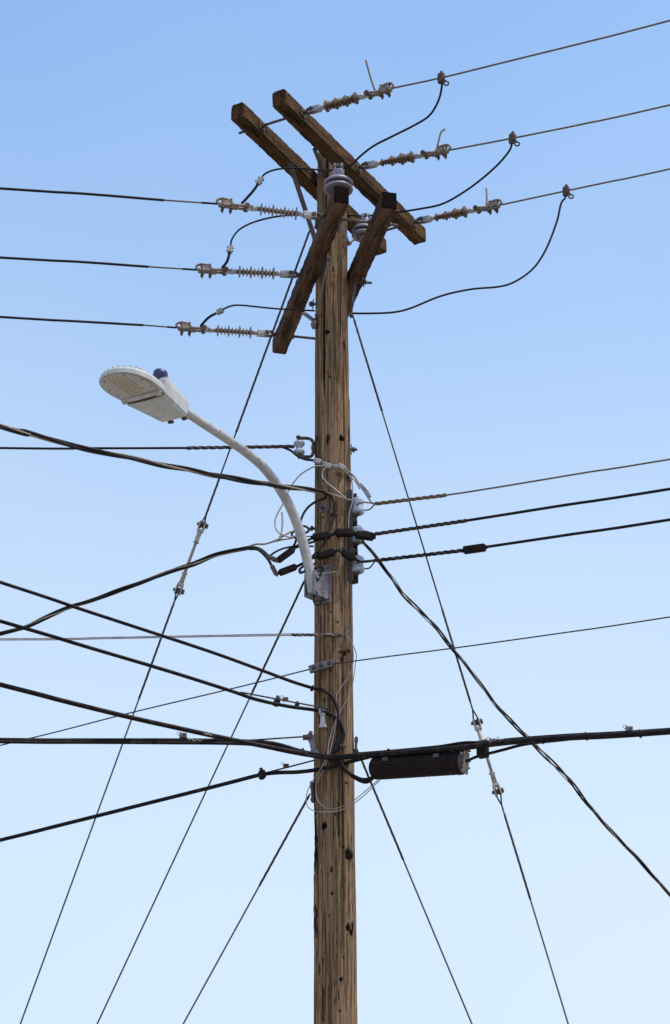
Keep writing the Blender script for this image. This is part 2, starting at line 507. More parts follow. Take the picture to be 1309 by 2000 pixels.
BOLT_HOLES = [(648, 1745), (664, 1975), (642, 1788), (671, 1870), (637, 1470), (676, 1530), (656, 1590), (631, 1010), (660, 1215), (645, 735)]


def build_pole():
    rng = np.random.default_rng(3)
    SEG = 240
    zs = np.concatenate([np.linspace(0, 5.2, 27), np.arange(5.23, POLE_TOP - 0.004, 0.0065), [POLE_TOP]])
    th = np.arange(SEG) / SEG * 2 * np.pi
    rows = len(zs)
    rad = np.interp(zs, _pz, _pr)[:, None] * np.ones((1, SEG))
    cx = np.interp(zs, _pz, _pc)

    def vnoise(fz, ft, seed):                            # periodic value noise on (z, angle)
        r = np.random.default_rng(seed)
        nz = int(fz * 13) + 3
        gridv = r.random((nz, ft))
        a = zs * fz; i = a.astype(int); ta = (a - i); ta = ta * ta * (3 - 2 * ta)
        b = th / (2 * np.pi) * ft; j = b.astype(int); tb = b - j; tb = tb * tb * (3 - 2 * tb)
        j2 = (j + 1) % ft
        g00 = gridv[i][:, j]; g01 = gridv[i][:, j2]; g10 = gridv[i + 1][:, j]; g11 = gridv[i + 1][:, j2]
        return (g00 * (1 - tb) + g01 * tb) * (1 - ta)[:, None] + (g10 * (1 - tb) + g11 * tb) * ta[:, None]
    d = (vnoise(0.8, 5, 1) - .5) * 0.006 + (vnoise(2.2, 40, 2) - .5) * 0.0035 + (vnoise(6, 90, 3) - .5) * 0.0022
    ck = vnoise(1.3, 70, 4)
    dark = np.clip((0.2 - ck) / 0.08, 0, 1) * 0.55
    d -= np.clip((0.22 - ck) / 0.12, 0, 1) * 0.005       # drying checks
    ck2 = vnoise(0.7, 34, 9)
    d -= np.clip((0.16 - ck2) / 0.07, 0, 1) * 0.012
    dark = np.maximum(dark, np.clip((0.13 - ck2) / 0.05, 0, 1) * 0.9)
    wob = vnoise(30, 60, 7)
    for px, py, hw, hh, st, tail in KNOTS:
        p = S(px, py)
        rr = prad(p.z)
        ang = math.atan2(p.y, p.x - pcx(p.z)) % (2 * math.pi)
        mpp = 1 / 345.0
        dz = (zs - p.z)[:, None]
        da = ((th - ang + np.pi) % (2 * np.pi) - np.pi)[None, :] * rr
        hz = hh * mpp / math.cos(R(24)); hx = hw * mpp
        if abs(p.x - pcx(p.z)) > 0.85 * rr: hx *= 1.8
        q = np.sqrt((da / hx) ** 2 + (dz / hz) ** 2) + (wob - .5) * 0.9
        m = np.clip((1.15 - q) / 0.3, 0, 1)
        d -= m * 0.006 * st
        ring = np.clip(1 - np.abs(q - 1.5) / 0.5, 0, 1)
        d += ring * 0.002 * (hw > 3)
        dark = np.maximum(dark, m * st)
        if tail:
            tl = tail * mpp * 1.1
            s_ = np.clip(1 - np.abs(da + (wob - .5) * .004) / (hx * .55), 0, 1) * np.clip(1 - (-dz) / (tl + hz), 0, 1) * (dz < 0)
            dark = np.maximum(dark, s_ * st * .85)
    for px, py in BOLT_HOLES:
        p = S(px, py); rr = prad(p.z); ang = math.atan2(p.y, p.x - pcx(p.z)) % (2 * math.pi)
        q = np.sqrt((((th - ang + np.pi) % (2 * np.pi) - np.pi)[None, :] * rr) ** 2 + ((zs - p.z)[:, None]) ** 2)
        m = np.clip((0.008 - q) / 0.003, 0, 1)
        d -= m * 0.01; dark = np.maximum(dark, m)
    for _ in range(260):                                 # climbing-spur gouges and splinters
        z0 = rng.uniform(5.4, 11.2); a0 = rng.uniform(np.pi, 2 * np.pi)
        k0 = np.searchsorted(zs, z0 - .06); k1 = np.searchsorted(zs, z0 + .06)
        hz, hx = rng.uniform(.008, .035), rng.uniform(.0018, .0042)
        da = ((th - a0 + np.pi) % (2 * np.pi) - np.pi)[None, :] * .105
        q = np.sqrt((da / hx) ** 2 + ((zs[k0:k1] - z0)[:, None] / hz) ** 2)
        m = np.clip((1.2 - q) / .5, 0, 1) * rng.uniform(.45, 1)
        d[k0:k1] -= m * .005
        dark[k0:k1] = np.maximum(dark[k0:k1], m * .85)
    rad = rad + d
    X = cx[:, None] + rad * np.cos(th); Y = rad * np.sin(th)
    V = np.stack([X, Y, np.broadcast_to(zs[:, None], X.shape)], -1).reshape(-1, 3)
    top = np.array([[cx[-1], 0, POLE_TOP + 0.01]])
    V = np.concatenate([V, top])
    i = np.arange(rows - 1)[:, None] * SEG
    k = np.arange(SEG)[None, :]; k2 = (k + 1) % SEG
    F = np.stack([i + k, i + k2, i + SEG + k2, i + SEG + k], -1).reshape(-1, 4)
    me = bpy.data.meshes.new('shaft')
    nf = len(F)
    T = np.stack([(rows - 1) * SEG + np.arange(SEG), (rows - 1) * SEG + (np.arange(SEG) + 1) % SEG, np.full(SEG, len(V) - 1)], -1)
    me.vertices.add(len(V)); me.vertices.foreach_set('co', V.ravel())
    me.loops.add(nf * 4 + SEG * 3)
    me.loops.foreach_set('vertex_index', np.concatenate([F.ravel(), T.ravel()]))
    me.polygons.add(nf + SEG)
    me.polygons.foreach_set('loop_start', np.concatenate([np.arange(nf) * 4, nf * 4 + np.arange(SEG) * 3]))
    me.polygons.foreach_set('use_smooth', np.concatenate([np.ones(nf, bool), np.zeros(SEG, bool)]))
    at_ = me.attributes.new('dark', 'FLOAT', 'POINT')
    at_.data.foreach_set('value', np.concatenate([np.clip(dark, 0, 1).ravel(), [0.3]]).astype(np.float32))
    me.update(calc_edges=True); me.validate()
    me.materials.append(M['pole'])
    o = bpy.data.objects.new('utility_pole', me)
    col.objects.link(o)
    return tag(o, 'tall weathered brown wooden utility pole with dark knots and cracks', 'utility pole')


build_pole()

# ------------------------------------------------------------------ crossarms
BW, BH = 0.092, 0.112


def beam(L0, L1, m, parent, seed):
    rng = random.Random(seed)
    ny, nz, nx = 5, 6, 70
    ring = []
    c = 0.007
    hw, hh = BW / 2, BH / 2
    pts = [(-hw + c, -hh), (0, -hh), (hw - c, -hh), (hw, -hh + c), (hw, 0), (hw, hh - c * 2), (hw - c * 2, hh), (0, hh), (-hw + c * 2, hh), (-hw, hh - c * 2), (-hw, 0), (-hw, -hh + c)]
    v, f = [], []
    n = len(pts)
    for i in range(nx + 1):
        x = -L0 + (L0 + L1) * i / nx
        for (a, b) in pts:
            j = 0.0024 if 0 < i < nx else 0.0016
            v.append((x + (rng.uniform(-.002, .002) if i in (0, nx) else 0), a + rng.uniform(-j, j), b + rng.uniform(-j, j)))
    for i in range(nx):
        for k in range(n):
            k2 = (k + 1) % n
            f.append((i * n + k, i * n + k2, (i + 1) * n + k2, (i + 1) * n + k))
    mb = MB().add(v, f)
    mb.f.append(tuple(reversed(range(n)))); mb.f.append(tuple(nx * n + k for k in range(n))); mb.sm += [False, False]
    return mb.build('timber', m, parent, local=True)


def crossarm(base, axis, off, L0, L1, m, label, seed, tarred=False):
    mtx = Matrix(((axis.x, -axis.y, 0, 0), (axis.y, axis.x, 0, 0), (0, 0, 1, 0), (0, 0, 0, 1)))
    e = thing('crossarm', base + off, label, 'crossarm', 'timber crossarms at the pole top', mtx)
    beam(L0, L1, m, e, seed)
    if tarred:
        MB().box((-L0 - 0.003, 0, 0), [Vector((1, 0, 0)), Vector((0, 1, 0)), UP], (0.012, BW - .002, BH - .002), 0.003).build('tarred_end', 'tar', e, local=True)
    return e


pA = Vector((-0.017, 0, ZA)); pB = Vector((-0.017, 0, ZB))
OA, OB = 0.147, 0.146
crossarm(pA, aA, dA * OA, 0.925, 0.915, 'armA', 'upper olive brown timber crossarm holding the three right insulators', 11)
crossarm(pA, aA, -dA * OA, 0.925, 0.915, 'armA', 'upper olive brown crossarm behind the pole, leftmost at the top', 12)
crossarm(pB, aB, dB * OB, 0.925, 0.96, 'armB', 'lower dark brown crossarm in front of the pole holding the three left insulators', 13, True)
crossarm(pB, aB, -dB * OB, 0.925, 0.96, 'armB', 'lower dark brown crossarm passing behind the pole on its right side', 14, True)


def bar(p0, p1, w, t, wdir):                    # flat strap
    p0, p1 = Vector(p0), Vector(p1)
    a = (p1 - p0).normalized()
    u = (Vector(wdir) - a * a.dot(Vector(wdir))).normalized()
    return MB().box((p0 + p1) / 2, [a, u, a.cross(u)], ((p1 - p0).length, w, t), 0.001)


def brace(p0, p1, label, w=0.03, t=0.007, m='steel', wdir=(1, 0, 0)):
    e = thing('crossarm_brace', p1, label, 'brace', 'steel braces between crossarms and pole')
    bar(p0, p1, w, t, wdir).build('strap', m, e)
    a, u, v = frame(Vector(p1) - Vector(p0)); u = (Vector(wdir) - a * a.dot(Vector(wdir))).normalized()
    for q in (Vector(p0) + a * 0.02, Vector(p1) - a * 0.02):
        k = a.cross(u)
        MB().hexnut(q, k, 0.011, 0.03).build('bolt', 'rust', e)
    return e


# flat braces
fA2 = pA - dA * OA - UP * BH / 2
brace(onv(556, 288, pA - dA * (OA - .02) - UP * .05, aA), at(619, 478, -0.05), 'long flat steel brace running down from the leftmost crossarm to the pole')
brace(onv(614, 290, pA + dA * (OA - .05), aA), at(634, 342, -0.085), 'short steel brace under the upper crossarm at the pole top', 0.024)
brace(onv(643, 500, pB + dB * (OB - .05), aB), S(617, 622, .01), 'thin steel brace crossing the pole below the front crossarm', 0.012, 0.006, 'galv_dull')
brace(onv(708, 476, pB - dB * (OB + .045), aB), at(687, 600, -0.03), 'thin steel brace along the crossarm on the right of the pole', 0.012, 0.006, 'galv_dull')
brace(onv(592, 610, pB + dB * (OB - .04) - UP * .05, aB), at(614, 627, -0.04), 'stubby grey brace low on the left side of the pole under the front crossarm', 0.03, 0.01, 'galv_dull')
MB().lathe(at(614, 634, -0.05), (-1, -.3, 0), [(-.004, 0), (-.004, .03), (.008, .03), (.012, .022), (.02, .012), (.02, 0)], 18).build('washer', 'galv_dull')
tag(bpy.data.objects['washer'], 'round grey washer on the pole edge below the stubby brace', 'washer')

# ------------------------------------------------------------------ double arming bolts
ATT_A = [(592, 213), (700, 329), (808, 434)]
ATT_B = [(634, 412), (588, 536), (541, 652)]
attA, attB = [], []


def arming_bolt(P, d, o, label, group):
    # P on the outer face of the near arm; the rod runs back through both arms
    e = thing('arming_bolt', P, label, 'bolt', group)
    back = P - d * (2 * o + BW + 0.07)
    MB().cyl(P + d * 0.012, back, 0.0085).build('rod', 'steel', e)
    ax = [d, d.cross(UP), UP]
    for q in (P + d * 0.004, P - d * (BW + .004), P - d * (2 * o - .004), P - d * (2 * o + BW + .004)):
        MB().box(q, ax, (0.006, 0.058, 0.058), 0.001).build('square_washer', 'steel', e)
    for q in (P - d * (2 * o + BW + .016), P - d * (BW + .014), P - d * (2 * o - .014)):
        MB().hexnut(q, d, 0.017, 0.016).build('nut', 'rust', e)
    eye = MB()
    eye.cyl(P + d * .005, P + d * .03, .015, .012, 12)
    eye.torus(P + d * 0.042, d.cross(UP), 0.017, 0.010, 18, 8)
    eye.build('eye_nut', 'rust', e)
    return e


for i, q in enumerate(ATT_A):
    P = onv(*q, pA + dA * (OA + BW / 2), aA); P.z = ZA
    attA.append(P)
    arming_bolt(P, dA, OA, ['long threaded rod joining the two upper crossarms at their near end', 'threaded rod through the middle of the upper crossarms beside the pole top',
                            'threaded rod joining the upper crossarms at their far right end'][i], 'rods through the upper crossarms')
for i, q in enumerate(ATT_B):
    P = onv(*q, pB + dB * (OB + BW / 2), aB); P.z = ZB
    attB.append(P)
    arming_bolt(P, dB, OB, ['threaded rod through the near top end of the lower crossarms', 'threaded rod through the middle of the lower crossarms', 'threaded rod through the bottom left end of the front lower crossarm'][i], 'rods through the lower crossarms')

# ------------------------------------------------------------------ dead-end insulators and strain clamps
SHED_PAT = [1, 0, 0, 1, 0, 0, 1, 0, 0, 1]


def deadend(P, E, d, label, clabel, shed_m, idx, grp):
    """insulator string from the eye P to the wire exit E."""
    a = (E - P).normalized()
    L = (E - P).length
    sd = a.cross(UP).normalized(); up = sd.cross(a)
    f = lambda t: P + a * (L * t)
    e = thing('strain_insulator', f(0.07), label, 'insulator', 'strain insulators ' + grp)
    # clevis: two cheeks and a pin
    c = MB()
    for s_ in (-1, 1):
        c.box(f(.088) + sd * s_ * .015, [a, sd, up], (L * .11, .008, .036), .003)
    c.box(f(.145), [a, sd, up], (L * .03, .04, .036), .004)
    c.build('clevis', 'alu_bright', e)
    pin = MB().cyl(f(.062) - sd * .028, f(.062) + sd * .028, .009, None, 10)
    pin.hexnut(f(.062) + sd * .024, sd, .014, .01); pin.hexnut(f(.062) - sd * .024, sd, .014, .01)
    pin.build('clevis_pin', 'rust', e)
    MB().lathe(f(.155), a, [(0, .013), (0, .016), (L * .03, .016), (L * .035, .014), (L * .065, .014), (L * .067, .0)], 14).build('end_ferrule', 'alu_bright', e)
    s0, s1 = .20, .585
    MB().cyl(f(s0), f(s1 + .02), .0135, None, 12).build('core', 'core', e)
    for k, big in enumerate(SHED_PAT):
        t = s0 + .03 + (s1 - s0 - .045) * k / 9
        r = (.039 if big else .0275) * (1 + random.uniform(-.05, .05)) * (min(1.0, .66 + .055 * k) if (grp == 'on the right' and idx) else 1.0)
        MB().lathe(f(t), a, [(-.006, .0135), (-.004, r * .6), (-.0015, r), (.0015, r), (.003, r * .6), (.007, .0135)], 22).build('shed', shed_m, e)
    MB().lathe(f(.60), a, [(0, .0), (0, .015), (L * .035, .016), (L * .04, .019), (L * .06, .019), (L * .06, .013), (L * .075, .012), (L * .075, 0)], 14).build('end_ferrule', 'alu_bright', e)
    tg = MB().box(f(.69), [a, sd, up], (L * .06, .014, .034), .004)
    tg.build('tongue', 'alu_bright', e)
    # strain clamp
    g_ = thing('strain_clamp', f(.70), clabel, 'clamp', 'wire clamps ' + grp)
    b = MB()
    for s_ in (-1, 1):
        b.tube([f(.705) + sd * s_ * .017, f(.78) + sd * s_ * .017 - up * .002, f(.86) + sd * s_ * .012 - up * .004], [.012, .009, .010], 8)
    # boat-shaped body with a saddle and a curved horn at the wire end
    b.tube(smooth_path([f(.80) - up * .012, f(.86) - up * .008, f(.93) - up * .006, f(.985) - up * .008], 5), [.012] + [.016] * 14 + [.011], 10)
    b.box(f(.90) - up * .004, [a, sd, up], (L * .16, .036, .026), .008)
    b.build('body', 'alu', g_)
    MB().tube(smooth_path([f(.84) + up * .012, f(.875) + up * .034, f(.93) + up * .042, f(.985) + up * .034, f(1.0) + up * .012, f(.975) - up * .004], 6), .0085, 8).build('horn', 'alu', g_)
    pn = MB().cyl(f(.715) - sd * .03, f(.715) + sd * .03, .011, None, 10)
    pn.hexnut(f(.715) - sd * .026, sd, .018, .012); pn.hexnut(f(.715) + sd * .026, sd, .018, .012)
    pn.build('pin', 'rust', g_)
    MB().box(f(.895) + up * .016, [a, sd, up], (L * .10, .03, .016), .005).build('keeper', 'alu', g_)
    for t in (.865, .945):
        u = MB()
        for s_ in (-1, 1):
            u.cyl(f(t) + sd * s_ * .015 + up * .03, f(t) + sd * s_ * .015 - up * .048, .0055, None, 8)
            u.hexnut(f(t) + sd * s_ * .015 - up * .03, up, .0105, .012)
        u.tube([f(t) + sd * .015 + up * .03, f(t) + sd * .008 + up * .04, f(t) - sd * .008 + up * .04, f(t) - sd * .015 + up * .03], .0065, 8)
        u.build('u_bolt', 'rust', g_)
    return f


def wire(name, path, r, m, label, cat='wire', group=None, n=8):
    o = MB().tube(path, r, n).build(name, m, loc=path[0])
    return tag(o, label, cat, group)


def extend(pts, length=34, half=20.0):
    """carry a span on past the frame in its own direction, the slope easing off as a hanging wire's does."""
    p, q = pts[-2], pts[-1]
    d = q - p
    h = Vector((d.x, d.y, 0)); hl = h.length; h /= hl
    sl = d.z / hl
    out = list(pts)
    cur = q.copy(); x = 0
    for k in range(12):
        st = length / 12
        x += st
        cur = cur + h * st + UP * (sl * max(-1.0, 1 - x / half) * st)
        out.append(cur.copy())
    return out


ORD = ['top', 'middle', 'lowest']
A_END = [(768, 172), (879, 293), (979, 400)]
A_WIRE = [[(862, 152), (1000, 118), (1150, 81), (1309, 40)], [(1001, 270), (1150, 240), (1309, 205)], [(1105, 373), (1200, 353), (1309, 330)]]
B_END = [(424, 398), (384, 527), (345, 640)]
B_WIRE = [[(320, 391), (160, 378), (0, 368)], [(290, 521), (150, 511), (0, 503)], [(280, 635), (140, 627), (0, 619)]]
fA, fB, lineA, lineB = [], [], [], []
for i in range(3):
    P = attA[i] + dA * 0.03
    E = onv(*A_END[i], attA[i], dA)
    fA.append(deadend(P, E, dA, 'brown ribbed insulator on the %s of the three right-hand lines' % ORD[i],
                      'bolted wire clamp on the %s of the three right-hand lines' % ORD[i], 'shed', i, 'on the right'))
    pts = [fA[i](.82), E] + [onv(*q, attA[i], dA) for q in A_WIRE[i]]
    lineA.append(pts)
    wire('power_line', smooth_path(extend(pts), 3), .0058, 'bare', 'bare brown power line running right from the %s right insulator' % ORD[i], 'power line', 'bare lines leaving to the right')
for i in range(3):
    P = attB[i] + dB * 0.03
    E = onv(*B_END[i], attB[i], dB)
    fB.append(deadend(P, E, dB, 'ribbed grey insulator on the %s of the three left-hand lines' % ORD[i],
                      'bolted wire clamp on the %s of the three left-hand lines' % ORD[i], 'shed_grey', i, 'on the left'))
    pts = [fB[i](.82), E] + [onv(*q, attB[i], dB) for q in B_WIRE[i]]
    lineB.append(pts)
    e = thing('power_line', E, 'black covered power line running left from the %s left insulator' % ORD[i], 'power line', 'covered lines leaving to the left')
    s_ = E + (pts[2] - E) * 0.32
    MB().tube([pts[0], E, s_, pts[2]], .0052, 8).build('bare_end', 'bare', e)
    MB().tube([E, E + (s_ - E) * .9], .0066, 8).build('taped_end', 'black', e)
    MB().tube(smooth_path(extend(pts[2:]), 3), .0082, 8).build('covered_wire', 'black', e)

# cut tails standing up behind the right clamps
for i, q in enumerate([[(733, 178), (725, 155), (718, 130), (715, 118)], [(852, 297), (857, 275), (862, 258), (870, 252)], [(950, 405), (951, 385), (950, 366)]]):
    pts = [onv(*k, attA[i], dA) for k in q]
    wire('wire_tail', smooth_path(pts, 5), [.0066, .0050, .0055][i] if False else .006, 'neutral' if i else 'bare', 'short cut wire end standing up above the %s right clamp' % ORD[i], 'wire', 'cut wire ends above the right clamps')

# ------------------------------------------------------------------ upright insulators carrying the jumpers
def pin_insulator(base, axis, sc, label, big):
    e = thing('post_insulator', base, label, 'insulator', 'upright grey insulators at the pole top')
    a = Vector(axis).normalized()
    k = sc
    MB().lathe(base, a, [(0, 0), (0, .03 * k), (.05 * k, .03 * k), (.05 * k, 0)], 20).build('base', 'lilac', e)
    for z0 in (.045, .085):
        r = .088 * k
        MB().lathe(base + a * z0 * k, a, [(0.0, .028 * k), (-.012 * k, r * .85), (-.014 * k, r), (-.004 * k, r * 1.0), (.010 * k, r * .86), (.028 * k, r * .5), (.036 * k, .034 * k)], 36).build('shed', 'lilac', e)
    MB().lathe(base + a * .115 * k, a, [(0, .034 * k), (.012 * k, .03 * k), (.022 * k, .036 * k), (.05 * k, .036 * k), (.058 * k, .028 * k), (.058 * k, 0)], 24).build('neck', 'lilac', e)
    _, u, w = frame(a)
    top = base + a * .175 * k
    j = MB()
    for s_ in (-1, 1):
        j.box(top + Vector((1, 0, 0)) * s_ * .021 * k, [Vector((1, 0, 0)), Vector((0, 1, 0)), a], (.014 * k, .05 * k, .07 * k), .003)
    j.box(top - a * .02 * k, [Vector((1, 0, 0)), Vector((0, 1, 0)), a], (.055 * k, .045 * k, .022 * k), .003)
    j.build('wire_clamp', 'galv', e)
    b = MB()
    for s_ in (-1, 1):
        b.cyl(top + Vector((s_ * .028 * k, -.03 * k, .01)), top + Vector((s_ * .028 * k, .03 * k, .01)), .008 * k, None, 8)
    b.hexnut(top + Vector((0, -.034 * k, .012 * k)), (0, 1, 0), .014 * k, .016)
    b.build('clamp_bolt', 'steel', e)
    return top


I1b = pB + dB * OB - aB * 0.84 + UP * (BH / 2 - .004)
I1b = onv(661, 372, pB + dB * OB, aB) ; I1b.z = ZB + BH / 2 - .002
I1top = pin_insulator(I1b, (0, 0, 1), 1.0, 'upright grey two-skirt insulator standing on the front crossarm end', True)
I2b = at(711, 470, 0.02)
I2top = pin_insulator(I2b, (.06, -.02, 1), .9, 'upright grey two-skirt insulator half hidden behind the right crossarm', False)
e = thing('insulator_bracket', at(683, 476, -.02), 'grey V-shaped steel bracket joining the half hidden insulator to the pole', 'bracket')
bar(at(666, 440, -.09), at(682, 478, -.06), .02, .006, (1, 0, 0)).build('strap', 'galv_dull', e)
bar(at(681, 478, -.05), at(700, 457, 0.0), .024, .008, (0, 1, 0)).build('strap', 'galv_dull', e)
MB().cyl(at(680, 474, -.09), at(684, 476, 0.0), .011, None, 8).build('bolt', 'steel', e)
MB().cyl(I2b + Vector((0, 0, .01)), at(700, 462, 0.0) - UP * .01, .014, None, 10).build('stem', 'galv_dull', e)


# ------------------------------------------------------------------ jumpers
def lerp_path(q, P0, P1, bow=0.0):
    """pixels between two known points: depth runs evenly from P0 to P1."""
    L = [0.0]
    for i in range(1, len(q)):
        L.append(L[-1] + math.hypot(q[i][0] - q[i - 1][0], q[i][1] - q[i - 1][1]))
    out = []
    for (x, y), l in zip(q, L):
        t = l / L[-1]
        out.append(at(x, y, P0.y + (P1.y - P0.y) * t + bow * math.sin(math.pi * t)))
    return out


def clamp_at(i, q):
    return onv(*q, attA[i], dA)


HC = [clamp_at(0, (862, 152)), clamp_at(1, (1001, 270)), clamp_at(2, (1106, 373))]
JA = [[(864, 162), (860, 186), (850, 210), (835, 229), (805, 247), (765, 267), (730, 285), (704, 305), (684, 324), (668, 328)],
      [(1000, 282), (994, 296), (972, 322), (938, 352), (900, 379), (862, 399), (820, 408), (775, 415), (745, 420), (722, 421)],
      [(1105, 386), (1096, 398), (1088, 432), (1068, 484), (1042, 524), (1006, 550), (974, 560), (920, 565), (862, 578), (802, 602), (768, 610), (728, 612), (692, 612), (684, 611)]]
JE = [I1top, I2top, at(684, 611, .02)]
for i in range(3):
    pts = lerp_path(JA[i], HC[i], JE[i])
    wire('jumper_wire', smooth_path(pts, 8), .0066, 'black', ['black jumper drooping from the top right line to the upright insulator', 'black jumper from the middle right line down to the half hidden insulator',
         'long black jumper sweeping from the lowest right line back to the pole'][i], 'wire', 'jumper wires on the right')
    P = HC[i]
    e = thing('hot_line_clamp', P, 'bronze clamp with a ring hanging on the %s right line' % ORD[i], 'clamp', 'ring clamps on the right lines')
    t = (lineA[i][3] - lineA[i][2]).normalized(); sd = t.cross(UP).normalized(); up = sd.cross(t)
    b = MB().box(P + up * .004, [t, sd, up], (.04, .034, .05), .008)
    b.cyl(P + up * .03, P + up * .046, .012, .009, 8)
    b.build('body', 'rust', e)
    MB().box(P - up * .026 - t * .004, [t, sd, up], (.03, .03, .022), .006).build('jaw', 'rust', e)
    s1 = P + t * .03 - up * .03
    MB().cyl(P + t * .012 - up * .016, s1, .007, None, 8).build('eye_screw', 'rust', e)
    MB().torus(s1 + t * .006 - up * .018, sd + t * .5, .0135, .0048, 18, 6, 1.1).build('ring', 'rust', e)

JB = [[(472, 398), (484, 385), (497, 370), (508, 353), (516, 341), (532, 333), (556, 329), (590, 329), (625, 332), (655, 333)],
      [(434, 523), (444, 510), (450, 487), (453, 468), (466, 450), (488, 437), (520, 427), (556, 421), (590, 420), (625, 420), (670, 420), (712, 422)],
      [(392, 637), (408, 620), (430, 608), (447, 599), (466, 596), (500, 599), (540, 603), (580, 605), (614, 607)]]
JBE = [I1top, I2top, at(614, 607, 0.0)]
JC = [(508, 355), (450, 487), (430, 608)]
for i in range(3):
    P0 = fB[i](.84)
    pts = lerp_path(JB[i], P0, JBE[i])
    e = thing('jumper_wire', pts[0], ['black jumper arching from the top left clamp to the upright insulator', 'black jumper arching from the middle left clamp behind the front crossarm', 'black jumper from the lowest left clamp back to the pole'][i], 'wire', 'jumper wires on the left')
    MB().tube(smooth_path(pts[:3 if i else 4], 8), .0086, 8).build('covered_tail', 'black', e)
    MB().tube(smooth_path(pts[2 if i else 3:], 8), .006, 8).build('jumper', 'black', e)
    k = 2 if i else 3
    c = pts[k]
    t = (pts[k + 1] - pts[k - 1]).normalized(); sd = t.cross(Vector((0, 1, 0))).normalized(); w = t.cross(sd)
    e = thing('wire_connector', c, 'small silver bolted connector on the %s left jumper' % ORD[i], 'connector', 'silver connectors on the left jumpers')
    MB().box(c + sd * .008, [t, sd, w], (.048, .018, .024), .003).box(c - sd * .008, [t, sd, w], (.052, .012, .03), .003).build('body', 'alu_bright', e)
    for s_ in (-1, 1):
        MB().cyl(c + t * s_ * .013 + sd * .024, c + t * s_ * .013 - sd * .02, .005, None, 8).build('bolt', 'steel', e)

# ------------------------------------------------------------------ through bolts and small plates on the pole
def side_bolt(p, d, L, label, r=.0085):
    d = Vector(d).normalized(); p = Vector(p)
    e = thing('through_bolt', p, label, 'bolt', 'bolt ends sticking out of the pole')
    MB().cyl(p - d * .03, p + d * L, r, None, 10).build('shank', 'rust', e)
    _, u, w = frame(d)
    MB().box(p + d * .004, [d, u, w], (.006, .05, .05), .001).build('square_washer', 'steel', e)
    MB().hexnut(p + d * .018, d, .017, .016).build('nut', 'rust', e)


side_bolt(at(613, 594, 0), (-1, -.1, 0), .03, 'bolt end on the left pole edge just below the middle left insulator')
side_bolt(at(685, 878, 0), (1, 0, 0), .04, 'bolt end on the right pole edge opposite the white spool')
side_bolt(at(708, 551, -.1), (1, -.2, 0), .022, 'short bolt end on the right lower crossarm')
side_bolt(S(673, 1497), (.3, -1, 0), .01, 'bolt end on the pole front beneath the black splice case')
side_bolt(S(680, 931), (.6, -1, 0), .015, 'rusty bolt on the pole front near the silver connectors')
for (x, y), lb in (((632, 992), 'square galvanised plate with a bolt on the pole front above the wire splices'),):
    p = S(x, y, .004)
    e = thing('square_plate', p, lb, 'plate')
    nrm = Vector((p.x - pcx(p.z), p.y, 0)).normalized(); tn = UP.cross(nrm)
    MB().box(p, [tn, nrm, UP], (.046, .006, .052), .001).build('plate', 'galv_dull', e)
    MB().hexnut(p + nrm * .012, nrm, .016, .016).cyl(p, p + nrm * .03, .009, None, 10).build('bolt', 'steel', e)

# ------------------------------------------------------------------ street lamp
LD = Vector((-.62, -.78, 0)).normalized()
base = S(618, 1145, 0.0)
base = at(628, 1142, -0.10)
HL = Vector((-.62, -.78, .087)).normalized()
HW = (Vector((.78, -.62, -.115)))
HW = (HW - HL * HW.dot(HL)).normalized()
HH = HL.cross(HW)
if HH.z < 0: HH = -HH
lamp_p = [onv(x, y, base, LD) for x, y in [(612, 1160), (607, 1130), (601, 1097), (592, 1060), (580, 1022), (563, 983), (540, 945), (513, 911), (480, 883), (440, 855), (400, 829), (362, 804), (330, 783)]]
lamp = thing('street_lamp', base, 'pale grey street lamp on a curved metal arm reaching left from the pole', 'street lamp')
ap = smooth_path(lamp_p, 6)
MB().tube(ap, [.031 - .006 * i / len(ap) for i in range(len(ap))], 20).build('mast_arm', 'pipe', lamp)
O = onv(346, 817, base, LD)
# dark scuffs on the arm
for q, dd in (((463, 866), (6, 14)), ((478, 876), (3, 10)), ((505, 897), (4, 9)), ((510, 905), (-2, 8)), ((430, 843), (3, 8)), ((560, 965), (2, 7))):
    a0, a1 = (onv(q[0] + dd[0] * k, q[1] + dd[1] * k, base + Vector((.03, -.024, 0)), LD) for k in (-.3, .3))
    MB().tube([a0, (a0 + a1) / 2 + Vector((.003, 0, .004)), a1], [.001, .0026, .001], 6).build('scuff', 'rust', lamp)

# bracket plate on the pole, facing along the arm
nrm = Vector((-.35, -.94, 0)).normalized(); tn = nrm.cross(UP)
if tn.x < 0: tn = -tn
pc = S(630, 1142, .012)
pl = MB().box(pc, [tn, nrm, UP], (.105, .012, .245), .004).build('mounting_plate', 'galv_dull', lamp)
for dx, dz in ((-.0, .10), (.04, .10), (-.0, -.10), (.04, -.10)):
    q = pc + tn * dx + UP * dz + nrm * .007
    MB().hexnut(q, nrm, .012 if dx == 0 else .006, .012).build('bolt', 'steel', pl)
sock = MB()
pe = (lamp_p[0] + lamp_p[1]) / 2
sx = Vector((pe.x - pc.x, pe.y - pc.y, 0)); sl_ = sx.length; sx /= sl_; sy = UP.cross(sx)
smid = Vector(((pe.x + pc.x) / 2, (pe.y + pc.y) / 2, pe.z + .01))
for s_ in (-1, 1):
    sock.box(smid + sy * s_ * .037, [sx, sy, UP], (sl_ + .05, .006, .15), .002)
sock.box(smid - UP * .07, [sx, sy, UP], (sl_ + .04, .07, .008), .002)
for z_ in (-.045, .045):
    sock.cyl(pe + UP * z_ - sy * .05, pe + UP * z_ + sy * .05, .007, None, 8)
    sock.hexnut(pe + UP * z_ + sy * .046, sy, .012, .01); sock.hexnut(pe + UP * z_ - sy * .046, sy, .012, .01)
sock.build('arm_socket', 'galv_dull', lamp)
